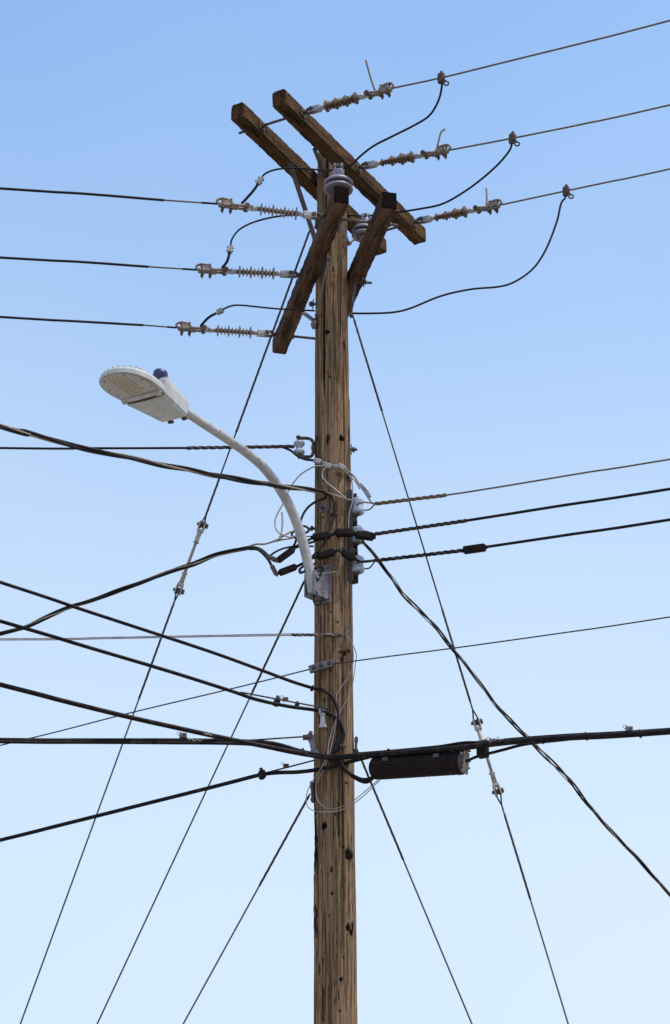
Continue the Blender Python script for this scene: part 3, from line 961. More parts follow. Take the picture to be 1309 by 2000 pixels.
MB().cyl(pc - tn * .035 + nrm * .05 - UP * .11, pc - tn * .03 + nrm * .05 - UP * .075, .012, None, 10).build('ground_lug', 'galv', lamp)


def hp(l, w, h): return O + HL * l + HW * w + HH * h


OUT = [(0, .07), (.02, .092), (.10, .112), (.2, .135), (.29, .158), (.33, .166), (.38, .172), (.44, .171), (.50, .160), (.55, .142), (.59, .116), (.615, .085), (.632, .045), (.638, 0)]
OUT = [(a if a <= .33 else .33 + (a - .33) * .76, b) for a, b in OUT]
out_sm = smooth_path([Vector((a, b, 0)) for a, b in OUT], 3)
half = [(p.x, p.y) for p in out_sm]
full = half + [(a, -b) for a, b in reversed(half[:-1])]


def shell(outline, levels, m, name, parent, smooth=False):
    """stack of scaled outlines: levels = (height, inset scale about (cl, 0), cl)."""
    n = len(outline); v = []; f = []
    for h, sc, cl in levels:
        v += [hp(cl + (a - cl) * sc, b * sc, h) for a, b in outline]
    for i in range(len(levels) - 1):
        for k in range(n):
            k2 = (k + 1) % n
            f.append((i * n + k, i * n + k2, (i + 1) * n + k2, (i + 1) * n + k))
    f.append(tuple(reversed(range(n)))); f.append(tuple((len(levels) - 1) * n + k for k in range(n)))
    return MB().add(v, f, smooth).build(name, m, parent)


front = [(a, b) for a, b in full if a >= .285]
rear = [(a, b) for a, b in full if a <= .30]
optical = shell(front, [(.0, .94, .43), (-.004, .965, .43), (-.002, 1.0, .43), (.022, 1.0, .43), (.032, .97, .43), (.04, .88, .43)], 'lamp', 'front_housing', lamp)
shell(rear, [(-.008, .96, .15), (-.002, 1, .15), (.062, 1.0, .15), (.088, .97, .15), (.096, .88, .15)], 'lamp', 'rear_housing', lamp)
# access door below the rear housing
door_o = [(a, b * .93) for a, b in full if .012 <= a <= .272]
door = shell(door_o, [(-.020, .97, .15), (-.016, 1.0, .15), (-.0085, 1.0, .15)], 'lamp', 'access_door', lamp)
MB().tube([hp(.285, -.15, -.012), hp(.272, -.08, -.016), hp(.268, 0, -.017), hp(.272, .08, -.016), hp(.285, .15, -.012)], .007, 8).build('door_seam', 'rust', door)
MB().box(hp(.292, 0, -.006), [HW, HL, HH], (.30, .03, .02), .005).build('hinge_bar', 'lamp', lamp)
for w in (-.128, .128):
    MB().cyl(hp(.292, w - .016, -.014), hp(.292, w + .016, -.014), .014, None, 12).build('hinge_knuckle', 'lamp_panel', lamp)
for w in (-.045, .06):
    MB().box(hp(.0, w, -.014), [HL, HW, HH], (.02, .034, .014), .003).build('latch', 'rust', lamp)
# lens panel and its lenses
pan_o = [(a, b * .92) for a, b in front if a >= .315]
panel = shell(pan_o, [(-.006, .93, .43), (-.002, .93, .43)], 'lamp_panel', 'lens_panel', lamp)
lens_me = None
for i in range(10):
    for j in range(5):
        if i in (0, 9) and j == 4: continue
        c = hp(.332 + .0205 * i, -.056 + .027 * j + .003, -.0075)
        if lens_me is None:
            mb = MB()
            mb.box((0, 0, 0), [HL, HW, HH], (.0115, .017, .007), .002)
            mb.box(HL * .0075 + HH * .001, [HL, HW, HH], (.003, .018, .006), .0005)
            lo = mb.build('led_lens', 'led', panel)
            lo.data.transform(Matrix.Translation(lamp.location)); lens_me = lo.data
            lo.data.update()
        else:
            lo = bpy.data.objects.new('led_lens', lens_me); col.objects.link(lo); lo.parent = panel
        lo.location = c - lamp.location
for l, w in ((.36, -.125), (.42, -.135), (.51, -.09), (.36, .13), (.44, .13), (.52, .07)):
    MB().cyl(hp(l, w, -.009), hp(l, w, -.003), .005, None, 8).build('screw', 'rust', panel)
for i in range(11):                                        # cooling fins on top of the front housing
    a = math.pi * (i + .5) / 11
    l, w = .42 + .13 * math.sin(a) * .9, .155 * math.cos(a)
    MB().box(hp(.42 + (l - .42) * .8, w * .9, .040), [HL, HW, HH], (.08, .012, .018), .002).build('cooling_fin', 'lamp', optical)
# photocell
ph = MB().lathe(hp(.262, .078, .088), HH, [(0, .03), (.012, .03), (.014, .041), (.05, .042), (.062, .036), (.066, .02), (.066, 0)], 24).build('photocell', 'blue', lamp)
MB().box(hp(.262, .078, .116) + HW * .037 - HL * .016, [HL, HW, HH], (.016, .008, .02), .002).build('sensor_window', 'amber', ph)
MB().lathe(hp(.262, .078, .078), HH, [(0, .036), (.012, .036), (.012, 0)], 20).build('photocell_socket', 'steel', lamp)

# ------------------------------------------------------------------ wires twisted round a path
def resample(path, step):
    path = [Vector(p) for p in path]
    L = [0.0]
    for i in range(1, len(path)): L.append(L[-1] + (path[i] - path[i - 1]).length)
    n = max(2, int(L[-1] / step) + 1)
    out = []; j = 0
    for k in range(n + 1):
        s = L[-1] * k / n
        while j < len(L) - 2 and L[j + 1] < s: j += 1
        t = (s - L[j]) / max(1e-9, L[j + 1] - L[j])
        out.append(path[j].lerp(path[j + 1], min(1, t)))
    return out, L[-1]


def helix(path, n_str, k, rad, pitch, step=.02, slack=0.0, seed=0, ph0=0.0):
    pts, L = resample(path, step)
    out = []
    u = None
    rng = random.Random(seed)
    p1, p2 = rng.uniform(0, 6), rng.uniform(0, 6)
    for i, p in enumerate(pts):
        t = (pts[min(i + 1, len(pts) - 1)] - pts[max(i - 1, 0)]).normalized()
        if u is None: _, u, _w = frame(t)
        u = (u - t * u.dot(t)).normalized(); w = t.cross(u)
        s = L * i / (len(pts) - 1)
        a = 2 * math.pi * (s / pitch + k / n_str) + ph0 + .5 * math.sin(s * 2.1 + p1)
        r = rad * (1 + slack * max(0, math.sin(s * 1.7 + p1) * math.sin(s * 3.1 + p2)))
        out.append(p + (u * math.cos(a) + w * math.sin(a)) * r)
    return out


def twisted(name, path, label, rs, ms, pitch, rad, cat='cable', group=None, slack=.5, seed=1, step=.02):
    e = thing(name, path[0], label, cat, group)
    n = len(rs)
    for k in range(n):
        MB().tube(helix(path, n, k, rad, pitch, step, slack, seed), rs[k], 7).build('bare_strand' if ms[k] in ('neutral', 'bare') else 'covered_strand', ms[k], e)
    return e


def grip(p0, p1, label, m1='strand', m2='steel', r=.0062, rad=.007, pitch=.085, group='preformed wire grips', taper=True):
    pts, L = resample([Vector(p0), Vector(p1)], .008)
    e = thing('preformed_grip', p0, label, 'wire grip', group)
    for k in range(3):
        MB().tube(helix([Vector(p0), Vector(p1)], 3, k, rad, pitch, .01), r, 6).build('wrap_strand', m1 if k else m2, e)
    return e


# ------------------------------------------------------------------ left spool, its clevis and covered neutral
sp = at(586, 873, -.03)
e = thing('spool_clevis', at(612, 872, 0), 'rusty C-shaped clevis holding the white spool on the left pole edge', 'bracket')
cl = [(8, -18), (30, -17), (38, -12), (40, -4), (37, 0), (40, 6), (38, 14), (30, 19), (8, 19)]
pth = [at(578 + a, 873 + b, -.03) for a, b in [(3, -17), (20, -17), (29, -15), (34, -9), (34, -3), (33, 2), (34, 8), (33, 14), (28, 19), (18, 19), (4, 18)]]
bp_ = smooth_path(pth, 5)
c = MB()
c.tube(bp_, .0105, 8)
c.build('clevis', 'rust', e)
MB().cyl(at(583, 853, -.03), at(584, 895, -.03), .008, None, 8).hexnut(at(583, 854, -.03), UP, .016, .012).build('pin', 'rust', e)
MB().cyl(at(611, 873, -.03), at(620, 873, 0), .012, None, 10).build('stud', 'rust', e)
e = thing('spool_insulator', at(585, 885, -.03), 'small white porcelain spool on the left side of the pole', 'insulator')
MB().lathe(at(584.5, 887.5, -.03), UP, [(0, .012), (0, .026), (.008, .034), (.02, .034), (.028, .027), (.036, .02), (.05, .02), (.058, .027), (.066, .034), (.078, .034), (.086, .026), (.086, .012)], 24).build('spool', 'porcelain', e)
pts = [sp, at(575, 872, -.04)] + [onv(x, y, at(575, 872, -.04), dB) for x, y in ((470, 874), (365, 875), (180, 875.5), (0, 875))]
wire('neutral_line', smooth_path(extend(pts[1:]), 4), .0075, 'black', 'straight black line running level to the left from the white spool', 'power line')
grip(pts[1], pts[3], 'dark spiral wire grip just left of the white spool', 'strand', 'rust', .0055, .0064, .15)
wire('tail_wire', smooth_path([at(552, 873, -.05), at(568, 880, -.05), at(582, 891, -.06), at(596, 897, -.07), at(612, 899, -.09)], 8), .0078, 'black', 'black wire tail dipping under the white spool to a silver connector', 'wire')


def connector(p0, p1, r, m, label, cat='connector', group=None, name='wire_connector', style='sleeve'):
    p0, p1 = Vector(p0), Vector(p1)
    a = (p1 - p0).normalized(); L = (p1 - p0).length
    e = thing(name, p0, label, cat, group)
    if style == 'sleeve':                    # rubber cover: slightly squashed box-like sleeve with ribs and neck
        sd = a.cross(Vector((0, 1, 0))).normalized(); w = a.cross(sd)
        MB().box((p0 + p1) / 2, [a, sd, w], (L, r * 2, r * 1.9), r * .45).build('cover', m, e)
        MB().cyl(p0 - a * .012, p0 + a * .01, r * .5, r * .8, 10).cyl(p1 + a * .012, p1 - a * .01, r * .5, r * .8, 10).build('end_grommet', m, e)
        MB().box((p0 + p1) / 2 + sd * r * .98, [a, sd, w], (L * .9, r * .16, r * .5), .001).build('seam', m, e)
    elif style == 'tap':                     # H-tap: two grooves with crimp lines
        sd = a.cross(Vector((0, 1, 0))).normalized(); w = a.cross(sd)
        b = MB()
        b.cyl(p0 + sd * r * .5, p1 + sd * r * .5, r * .62, None, 10).cyl(p0 - sd * r * .5, p1 - sd * r * .5, r * .62, None, 10)
        b.build('body', m, e)
        for t in (.25, .5, .75):
            MB().box(p0 + a * L * t, [a, sd, w], (L * .09, r * 2.3, r * 1.35), .001).build('crimp', m, e)
    return e


connector(at(613, 899, -.10), at(627, 902, -.11), .014, 'alu_bright', 'left-hand silver crimp connector near the white spool', group='silver crimps across the pole', style='tap')
connector(at(632, 906, -.12), at(648, 912, -.125), .014, 'alu_bright', 'middle silver crimp connector on the pole face', group='silver crimps across the pole', style='tap')
connector(at(661, 908, -.125), at(675, 916, -.12), .013, 'alu_bright', 'right-hand silver crimp connector by the right pole edge', group='silver crimps across the pole', style='tap')
connector(at(703, 944, -.06), at(713, 958, -.04), .011, 'galv', 'upper grey tap connector hanging right of the pole', group='taps right of the pole', style='tap')
connector(at(714, 955, -.04), at(722, 972, -.03), .011, 'galv', 'lower grey tap connector hanging right of the pole', group='taps right of the pole', style='tap')
wire('bridging_wire', smooth_path([S(613, 899, .01), S(628, 902, .012), S(640, 908, .015), S(665, 911, .015), S(680, 920, .02), at(693, 932, -.06), at(702, 946, -.05), at(712, 960, -.04), at(720, 973, -.03), at(728, 982, -.02), at(742, 982, -.03)], 6), .0058, 'grey_wire', 'grey wire bridging the silver connectors over to the right-hand bare line', 'wire')
wire('bridging_wire', smooth_path([S(650, 911, .012), S(668, 917, .016), S(682, 928, .018), at(694, 940, -.07), at(703, 955, -.06)], 6), .0045, 'grey_wire', 'thin grey wire arching below the right-hand silver connector', 'wire')

# ------------------------------------------------------------------ secondary rack with three spools
RK = at(684, 1050, 0)
e = thing('spool_rack', at(684, 1138, -.02), 'dark steel channel rack bolted upright on the right pole edge', 'rack')
rx = dA.copy(); ry = UP.cross(rx)
top_, bot_ = at(682, 962, -.045), at(685, 1138, -.045)
ln = (top_ - bot_).length; ud = (top_ - bot_).normalized(); mid = (top_ + bot_) / 2
MB().box(mid, [rx, ry, ud], (.012, .062, ln), .002).box(mid + rx * .018 + ry * .029, [rx, ry, ud], (.036, .006, ln), .002).box(mid + rx * .018 - ry * .029, [rx, ry, ud], (.036, .006, ln), .002).build('channel', 'steel', e)
for y in (1015, 1075):
    q = at(690, y, -.07)
    MB().hexnut(q, rx, .016, .02).cyl(q - rx * .03, q + rx * .02, .008, None, 8).build('bolt', 'rust', e)
spools = []
for i, y in enumerate((990, 1046, 1104)):
    c = at(699, y, -.075)
    spools.append(c)
    a = ud
    e = thing('rack_spool', c, '%s white porcelain spool on the rack at the right pole edge' % ('upper', 'middle', 'lower')[i], 'insulator', 'three spools on the rack')
    MB().lathe(c - a * .045, a, [(0, .010), (0, .034), (.006, .039), (.020, .038), (.032, .035), (.042, .033), (.052, .033), (.062, .035), (.074, .036), (.086, .038), (.094, .034), (.094, .01)], 26).build('spool', 'porcelain', e)
    st = MB()
    for s_ in (-1, 1):
        st.box(c + a * s_ * .05 - rx * .02, [rx, ry, a], (.075, .03, .005), .001)
    st.build('strap', 'galv_dull', e)
    MB().cyl(c - a * .062, c + a * .062, .007, None, 8).hexnut(c + a * .058, a, .013, .012).build('pin', 'steel', e)

SEC = [[(733, 984), (872, 967), (1000, 947), (1150, 922), (1309, 897)], [(733, 1043), (910, 1017), (1100, 987), (1309, 955)], [(733, 1095), (905, 1075), (945, 1069), (1120, 1043), (1309, 1015)]]
sec3 = []
for i in range(3):
    p = [onv(x, y, spools[i], dA) for x, y in SEC[i]]
    sec3.append(p)
    lb = ['bare brown line running right from the upper rack spool', 'black line running right from the middle rack spool', 'black line running right from the lower rack spool'][i]
    wire('secondary_line', smooth_path(extend(p), 4), .0055 if i == 0 else .0088, 'bare' if i == 0 else 'black', lb, 'power line', 'lines leaving the rack spools')
    grip(p[0], p[1], 'spiral wire grip on the %s line right of the rack' % ('upper', 'middle', 'lower')[i], ('bare', 'strand', 'strand')[i], ('bare', 'rust', 'black')[i], .0058, .0066, .14)
    # bail loop of the grip round the spool
    c = spools[i]
    q = MB()
    pa = [p[0], c + rx * .06 - ry * .028 + ud * .004, c + rx * .01 - ry * .03, c - rx * .022, c + rx * .01 + ry * .03 - ud * .008, c + rx * .06 + ry * .03 - ud * .02, p[0]]
    e = tag(q.tube(smooth_path(pa, 8), .0045, 7).build('grip_loop', 'strand' if i else 'bare', loc=c), 'wire loop round the %s rack spool' % ('upper', 'middle', 'lower')[i], 'wire loop', 'loops round the rack spools')
connector(onv(906, 1075, spools[2], dA), onv(948, 1069, spools[2], dA), .021, 'rubber', 'black rubber connector cover out on the lower right line', group='black covers', style='sleeve', name='connector_cover')

# ------------------------------------------------------------------ black connector covers round the rack
COV = [((611, 1050), (645, 1045), -.15, -.16, .021, 'black cover on the pole front, left one of the upper row'),
       ((656, 1041), (690, 1040), -.16, -.15, .023, 'black cover on the pole front, right one of the upper row'),
       ((695, 1044), (730, 1049), -.14, -.12, .022, 'black cover overlapping the middle rack spool'),
       ((621, 1087), (653, 1078), -.15, -.16, .021, 'black cover on the pole front, left one of the lower row'),
       ((666, 1076), (692, 1091), -.155, -.14, .021, 'black cover on the pole front, right one of the lower row'),
       ((543, 1095), (573, 1073), -.20, -.17, .018, 'tilted black cover left of the lamp arm, upper one'),
       ((546, 1119), (578, 1107), -.22, -.18, .018, 'black cover left of the lamp arm, lower one')]
for a, b, ya, yb, r, lb in COV:
    connector(at(*a, ya), at(*b, yb), r, 'rubber', lb, group='black covers', name='connector_cover')
connector(at(524, 1086, -.22), at(540, 1095, -.22), .013, 'steel', 'upper grey splice sleeve left of the lamp arm', group='grey splice sleeves', name='splice_sleeve')
connector(at(531, 1105, -.24), at(540, 1122, -.24), .013, 'steel', 'lower grey splice sleeve left of the lamp arm', group='grey splice sleeves', name='splice_sleeve')


def W(pts, r, m, label, name='service_wire', group='wires round the pole', sub=8, cat='wire'):
    P = [at(*q) if len(q) == 3 else S(q[0], q[1], .012) for q in pts]
    return wire(name, smooth_path(P, sub), r, m, label, cat, group, 7)


W([(645, 1046, -.16), (656, 1042, -.16)], .008, 'black', 'short black wire between the upper row of black covers')
W([(653, 1078, -.16), (660, 1075, -.16), (667, 1077, -.16)], .008, 'black', 'short black wire between the lower row of black covers')
W([(692, 1091, -.14), (706, 1097, -.13), (722, 1096, -.1), (740, 1093, -.1)], .008, 'black', 'black wire from the lower row covers out to the right line')
W([(540, 1093, -.22), (543, 1095, -.2)], .007, 'black', 'black stub between the upper sleeve and tilted cover')
W([(573, 1073, -.17), (585, 1063, -.16), (598, 1058, -.15), (611, 1050, -.15)], .0075, 'black', 'black wire passing behind the lamp arm from the tilted cover')
W([(578, 1108, -.18), (592, 1100, -.17), (606, 1092, -.16), (621, 1087, -.15)], .0085, 'black', 'black wire from the lower left cover to the pole front')
W([(575, 1071, -.14), (588, 1066, -.12), (600, 1062, -.10), (614, 1058, -.08)], .007, 'black', 'second black wire behind the lamp arm near the ring hook')
W([(528, 1085, -.2), (540, 1077, -.2), (558, 1070, -.18), (585, 1066, -.15), (612, 1067, -.1)], .006, 'black', 'thin black wire looping over the grey sleeves')
W([(568, 1076, -.18), (577, 1060, -.18), (582, 1040, -.17), (588, 1016, -.15), (595, 1000, -.14), (605, 988, -.13), (620, 978, -.125), (634, 973, -.13), (637, 968, -.14), (630, 961, -.15)], .0075, 'black', 'black wire curving up from the tilted cover to the top twisted cable')
W([(632, 961, -.15), (645, 968, -.14), (652, 982, -.135), (653, 1000, -.135), (649, 1022, -.14), (640, 1044, -.17), (630, 1066, -.17), (615, 1082, -.18), (604, 1094, -.18), (592, 1106, -.19), (585, 1113, -.2), (588, 1119, -.2), (602, 1111, -.2), (618, 1098, -.18)], .007, 'black', 'black wire dropping down the pole front from the top twisted cable')
W([(614, 1110, -.2), (630, 1107, -.19), (627, 1120, -.19), (618, 1140, -.19), (614, 1160, -.19), (613, 1174, -.18), (618, 1181, -.18), (627, 1178, -.17), (630, 1165, -.16)], .006, 'black', 'black wire loop hanging over the lamp bracket plate')
W([(585, 1113, -.2), (595, 1118, -.2), (615, 1121, -.2), (640, 1119, -.17), (656, 1117, -.15), (662, 1122, -.14), (663, 1115, -.14), (666, 1075, -.17), (667, 1060, -.17)], .0035, 'white_wire', 'thin pale wire crossing the lamp bracket to the lower row covers')
W([(683, 928, -.11), (689, 950, -.09), (688, 980, -.11), (682, 1005, -.13), (681, 1035, -.14)], .0035, 'white_wire', 'thin pale wire down the rack edge from the silver crimps')
W([(640, 911, -.125), (632, 918, -.125), (630, 930, -.125), (638, 942, -.125), (655, 956, -.125), (672, 970, -.12), (680, 976, -.1), (690, 978, -.08)], .0045, 'grey_wire', 'grey wire curling from the middle silver crimp to the upper rack spool')
W([(634, 962, -.14), (655, 968, -.14), (672, 973, -.12), (684, 977, -.10), (697, 975, -.1), (706, 982, -.1)], .006, 'neutral', 'bare twisted neutral end tied to the upper rack spool')
W([(645, 911, -.125), (620, 910, -.12), (604, 916, -.12), (586, 928, -.12), (571, 946, -.12), (562, 962, -.12), (552, 985, -.13), (541, 1006, -.14), (537, 1022, -.15), (541, 1036, -.16), (551, 1044, -.16), (565, 1049, -.16), (577, 1048, -.12)], .0048, 'grey_wire', 'large grey wire loop hanging left of the pole behind the lamp arm')
W([(551, 1000, -.12), (552, 1020, -.13), (550, 1040, -.14), (545, 1053, -.16)], .0055, 'grey_wire', 'short grey wire hanging inside the large loop')
W([(545, 1053, -.17), (556, 1045, -.14), (568, 1039, -.1), (578, 1036, -.06)], .006, 'neutral', 'bare neutral end reaching the ring hook by the lamp arm')
W([(535, 1058, -.18), (552, 1054, -.15), (570, 1051, -.1), (580, 1044, -.06)], .005, 'neutral', 'second bare neutral end below the ring hook')
W([(612, 1047, -.12), (600, 1048, -.12), (588, 1050, -.12)], .004, 'neutral', 'thin bare stub at the left end of the upper row covers')
# ring hook
e = thing('ring_hook', at(612, 1032, 0), 'rusty ring hook on the left pole edge behind the lamp arm', 'hook')
MB().cyl(at(618, 1032, 0), at(602, 1033, -.03), .008, None, 10).hexnut(at(609, 1032, -.01), (-1, -.2, 0), .016, .014).build('shank', 'steel', e)
MB().torus(at(594, 1034, -.04), (.2, -1, .2), .024, .0075, 20, 8, 1.2).build('ring', 'steel', e)
MB().tube(smooth_path([at(590, 1036, -.05), at(578, 1036, -.06), at(570, 1043, -.07), at(575, 1050, -.08), at(584, 1046, -.06)], 6), .007, 8).build('thimble', 'rust', e)
# small bolt beside square plate
e = thing('cable_staple', S(650, 1003, .01), 'small dark staple clip on the black wire beside the square plate', 'clip')
q = S(650, 1003, .012)
MB().box(q, [Vector((1, 0, 0)), Vector((0, 1, 0)), UP], (.034, .03, .02), .005).build('clip', 'rust', e)
MB().hexnut(q + Vector((.022, -.005, -.004)), (0, 1, 0), .006, .02).build('nail', 'steel', e)

# ------------------------------------------------------------------ twisted triplex cables
T1 = [(632, 961), (600, 956), (560, 951), (515, 944), (470, 937), (420, 929), (370, 918), (320, 909), (270, 897), (210, 885), (150, 873), (90, 856), (40, 842), (0, 832)]
d1 = Vector((-.63, -.78, 0)).normalized()
s0 = at(632, 961, -.18)
pts = [onv(x, y, s0, d1) for x, y in T1]
twisted('twisted_cable', smooth_path(extend(pts, 30, 14), 4), 'black and bare twisted cable crossing in front of the lamp arm to upper left', [.0088, .0088, .0058], ['black', 'black', 'neutral'], 1.15, .0085, seed=2, slack=.3)
T2 = [(488, 1070), (455, 1076), (420, 1085), (380, 1101), (340, 1113), (290, 1132), (240, 1150), (190, 1170), (140, 1185), (90, 1206), (45, 1226), (0, 1237)]
d2 = Vector((-.97, .05, 0)).normalized()
s0 = at(488, 1070, -.19)
pts = [onv(x, y, s0, d2) for x, y in T2]
twisted('twisted_cable', smooth_path(extend(pts, 18, 30), 4), 'black and bare twisted cable falling away to the left from the grey sleeves', [.0082, .0082, .0044], ['black', 'black', 'neutral'], 1.0, .0072, seed=5, slack=.25)
W([(488, 1070, -.19), (500, 1070, -.2), (512, 1075, -.21), (524, 1086, -.22)], .0092, 'black', 'black conductor end curving into the upper grey sleeve')
W([(488, 1072, -.19), (505, 1074, -.21), (522, 1090, -.23), (531, 1105, -.24)], .0085, 'black', 'black conductor end curving into the lower grey sleeve')
W([(480, 1070, -.19), (500, 1063, -.19), (520, 1062, -.18), (545, 1053, -.17)], .006, 'neutral', 'bare neutral leaving the left twisted cable toward the ring hook')
T3 = [(708, 1058), (722, 1073), (742, 1098), (765, 1128), (790, 1163), (818, 1192), (848, 1222), (880, 1262), (915, 1304), (945, 1345), (975, 1385), (1010, 1420), (1040, 1450), (1075, 1486), (1110, 1522), (1150, 1572), (1200, 1630), (1250, 1682), (1309, 1747)]
d3 = Vector((.98, -.12, 0)).normalized()
s0 = at(708, 1058, -.09)
pts = [onv(x, y, s0, d3) for x, y in T3]
twisted('twisted_cable', smooth_path(extend(pts, 5, 30), 4), 'black and bare twisted service drop falling to the lower right', [.0056, .0056, .0032], ['black', 'black', 'neutral'], .60, .0062, seed=8, slack=.7)

# ------------------------------------------------------------------ telecom: messenger wires, cables, splice case
# thin pair to the left at the hook
hk = S(676, 1236, .012)
e = thing('drop_wire_hook', hk, 'small dark hook on the pole front where two thin wires tie off', 'hook')
MB().tube(smooth_path([S(660, 1243, .01), S(670, 1241, .016), S(677, 1236, .02), S(680, 1228, .014)], 5), .0065, 8).build('hook', 'steel', e)
for k in range(2):
    p0 = at(572, 1238 + 3 * k, -.12)
    pts = [at(570, 1238 + 3 * k, -.12)] + [onv(x, y + 2.5 * k, p0, dB) for x, y in ((440, 1240.5), (330, 1242.5), (200, 1245), (0, 1247.5))]
    wire('drop_wire', smooth_path(extend(pts), 4), .0035, 'white_wire', '%s of two thin pale wires running level to the left' % ('upper', 'lower')[k], 'wire', 'thin pale wire pair')
grip(at(570, 1240, -.125), S(668, 1240, .016), 'dark twisted grip of the thin wire pair over the pole face', 'steel', 'neutral', .0045, .006, .09)

# through messenger with three-bolt clamp
q0, q1 = S(604, 1307, .0), None
c0, c1 = at(604, 1308, -.115), at(652, 1294, -.145)
e = thing('three_bolt_clamp', (c0 + c1) / 2, 'grey three-bolt clamp plate tilted across the pole front', 'clamp')
a = (c1 - c0).normalized(); sd = Vector((0, -1, 0)); sd = (sd - a * sd.dot(a)).normalized(); w = a.cross(sd)
MB().box((c0 + c1) / 2 + sd * .006, [a, sd, w], (.148, .008, .044), .002).build('front_plate', 'galv_dull', e)
MB().box((c0 + c1) / 2 - sd * .01, [a, sd, w], (.148, .008, .044), .002).build('back_plate', 'steel', e)
for t in (.2, .5, .82):
    p = c0.lerp(c1, t) + sd * .016
    MB().hexnut(p, sd, .012, .014).cyl(p, p + sd * .014, .006, None, 8).build('bolt', 'steel', e)
mid = (c0 + c1) / 2
Lp = [onv(x, y, mid, dA) for x, y in ((606, 1307), (470, 1341), (260, 1391), (120, 1427), (0, 1456))]
Rp = [onv(x, y, mid, dA) for x, y in ((650, 1297), (760, 1282), (885, 1266), (1100, 1236), (1309, 1205))]
wire('messenger_wire', smooth_path(extend(Lp), 4), .0042, 'strand', 'thin grey wire falling left behind the cables from the three-bolt clamp', 'wire', 'wire through the three-bolt clamp')
wire('messenger_wire', smooth_path(extend(Rp), 4), .0042, 'strand', 'thin grey wire rising right from the three-bolt clamp', 'wire', 'wire through the three-bolt clamp')

dC = Vector((-.86, -.51, 0)).normalized()


def tel(px, start_y, d, r, label, tail, m='cable', ext=True):
    """outside span in the plane of d, then the given (x, y, Y) points at the pole."""
    P0 = at(*tail[0]) if len(tail[0]) == 3 else S(tail[0][0], tail[0][1], .014)
    out = [onv(x, y, P0, d) for x, y in px]
    T = [at(*q) if len(q) == 3 else S(q[0], q[1], r + .004) for q in tail]
    span = [T[0]] + out
    path = list(reversed(extend(span, 26, 16) if ext else span)) + T[1:]
    return wire('telephone_cable', smooth_path(path, 6), r, m, label, 'cable', 'telephone cables', 10)


tel([(570, 1331), (500, 1305), (420, 1276), (330, 1246), (165, 1192), (0, 1137)], 0, dC, .0098, 'upper black telephone cable coming in from the left', [(612, 1344, -.09), (632, 1348), (648, 1360), (657, 1380), (661, 1410), (661, 1440), (655, 1462), (648, 1474)])
tel([(560, 1379), (500, 1366), (450, 1349), (330, 1311), (165, 1262), (0, 1213)], 0, dC, .0105, 'second black telephone cable from the left, below the upper one', [(610, 1386, -.10), (635, 1391), (655, 1400), (667, 1418), (671, 1438), (664, 1456), (655, 1466), (646, 1476)])
tel([(560, 1466), (440, 1442), (330, 1418), (250, 1400), (120, 1368), (0, 1337)], 0, dC, .0135, 'thick black telephone cable crossing down from the left to the junction', [(610, 1474, -.13), (645, 1479, -.14), (680, 1477, -.14), (720, 1473, -.16)])
tel([(440, 1447), (330, 1446), (160, 1446), (0, 1445)], 0, dB, .0125, 'thick level black cable from the left, upper strand of the bundle', [(515, 1450, -.17), (550, 1456, -.15), (590, 1468, -.14), (630, 1476, -.15), (660, 1478, -.16)])
tel([(440, 1452), (330, 1451), (160, 1450), (0, 1449)], 0, dB, .009, 'thinner level black cable from the left, lower strand of the bundle', [(500, 1455, -.19), (540, 1464, -.17), (580, 1472, -.16), (625, 1479, -.16), (660, 1482, -.17)])
tel([(510, 1513), (455, 1527), (400, 1541), (300, 1566), (200, 1591), (100, 1616), (0, 1641)], 0, -dA, .0115, 'black telephone cable rising from lower left to the pole', [(545, 1509, -.13), (580, 1508, -.13), (615, 1504, -.13), (650, 1497, -.15), (690, 1486, -.16), (730, 1476, -.18)])
# messengers of those cables
def mess(a, b, label, r=.005):
    return wire('messenger_wire', [a, b], r, 'strand', label, 'wire', 'messenger ends at the pole')


P2 = onv(470, 1352, at(610, 1386, -.10), dC)
mess(P2, at(640, 1384, -.125), 'grey messenger wire beside the second telephone cable')
mess(onv(440, 1449, at(515, 1450, -.17), dB), at(606, 1438, -.10), 'grey messenger wire ending at the left steel bracket')
mess(onv(490, 1517, at(545, 1509, -.13), -dA), at(614, 1485, -.09), 'grey messenger wire ending on the left below the junction')


def lug(p, axis, label, s=1.0, m='steel'):
    e = thing('cable_clip', p, label, 'clip', 'small clips on the telephone cables')
    a, u, w = frame(axis)
    MB().box(p, [a, u, w], (.024 * s, .034 * s, .036 * s), .006 * s).build('clip', m, e)
    MB().hexnut(p + w * .022 * s, w, .009 * s, .014 * s).build('nut', 'rust', e)
    MB().torus(p, a, .02 * s, .004, 14, 6).build('lashing', 'black', e)


def tagbox(p, label, s=1.0, m='steel'):
    e = thing('strand_clamp', p, label, 'clamp', 'little strand clamps')
    X = Vector((1, 0, 0)); Yv = Vector((0, 1, 0))
    MB().box(p, [X, Yv, UP], (.036 * s, .022 * s, .026 * s), .004 * s).build('body', m, e)
    MB().cyl(p + Vector((.006, -.014 * s, 0)), p + Vector((.006, .014, 0)), .006 * s, None, 8).build('screw', 'rust', e)
    MB().tube(smooth_path([p + Vector((-.018 * s, 0, 0)), p + Vector((-.03 * s, -.004, .012)), p + Vector((-.024 * s, -.008, .02)), p + Vector((-.01, -.006, .016))], 4), .0016, 5).build('lashing_end', 'strand', e)


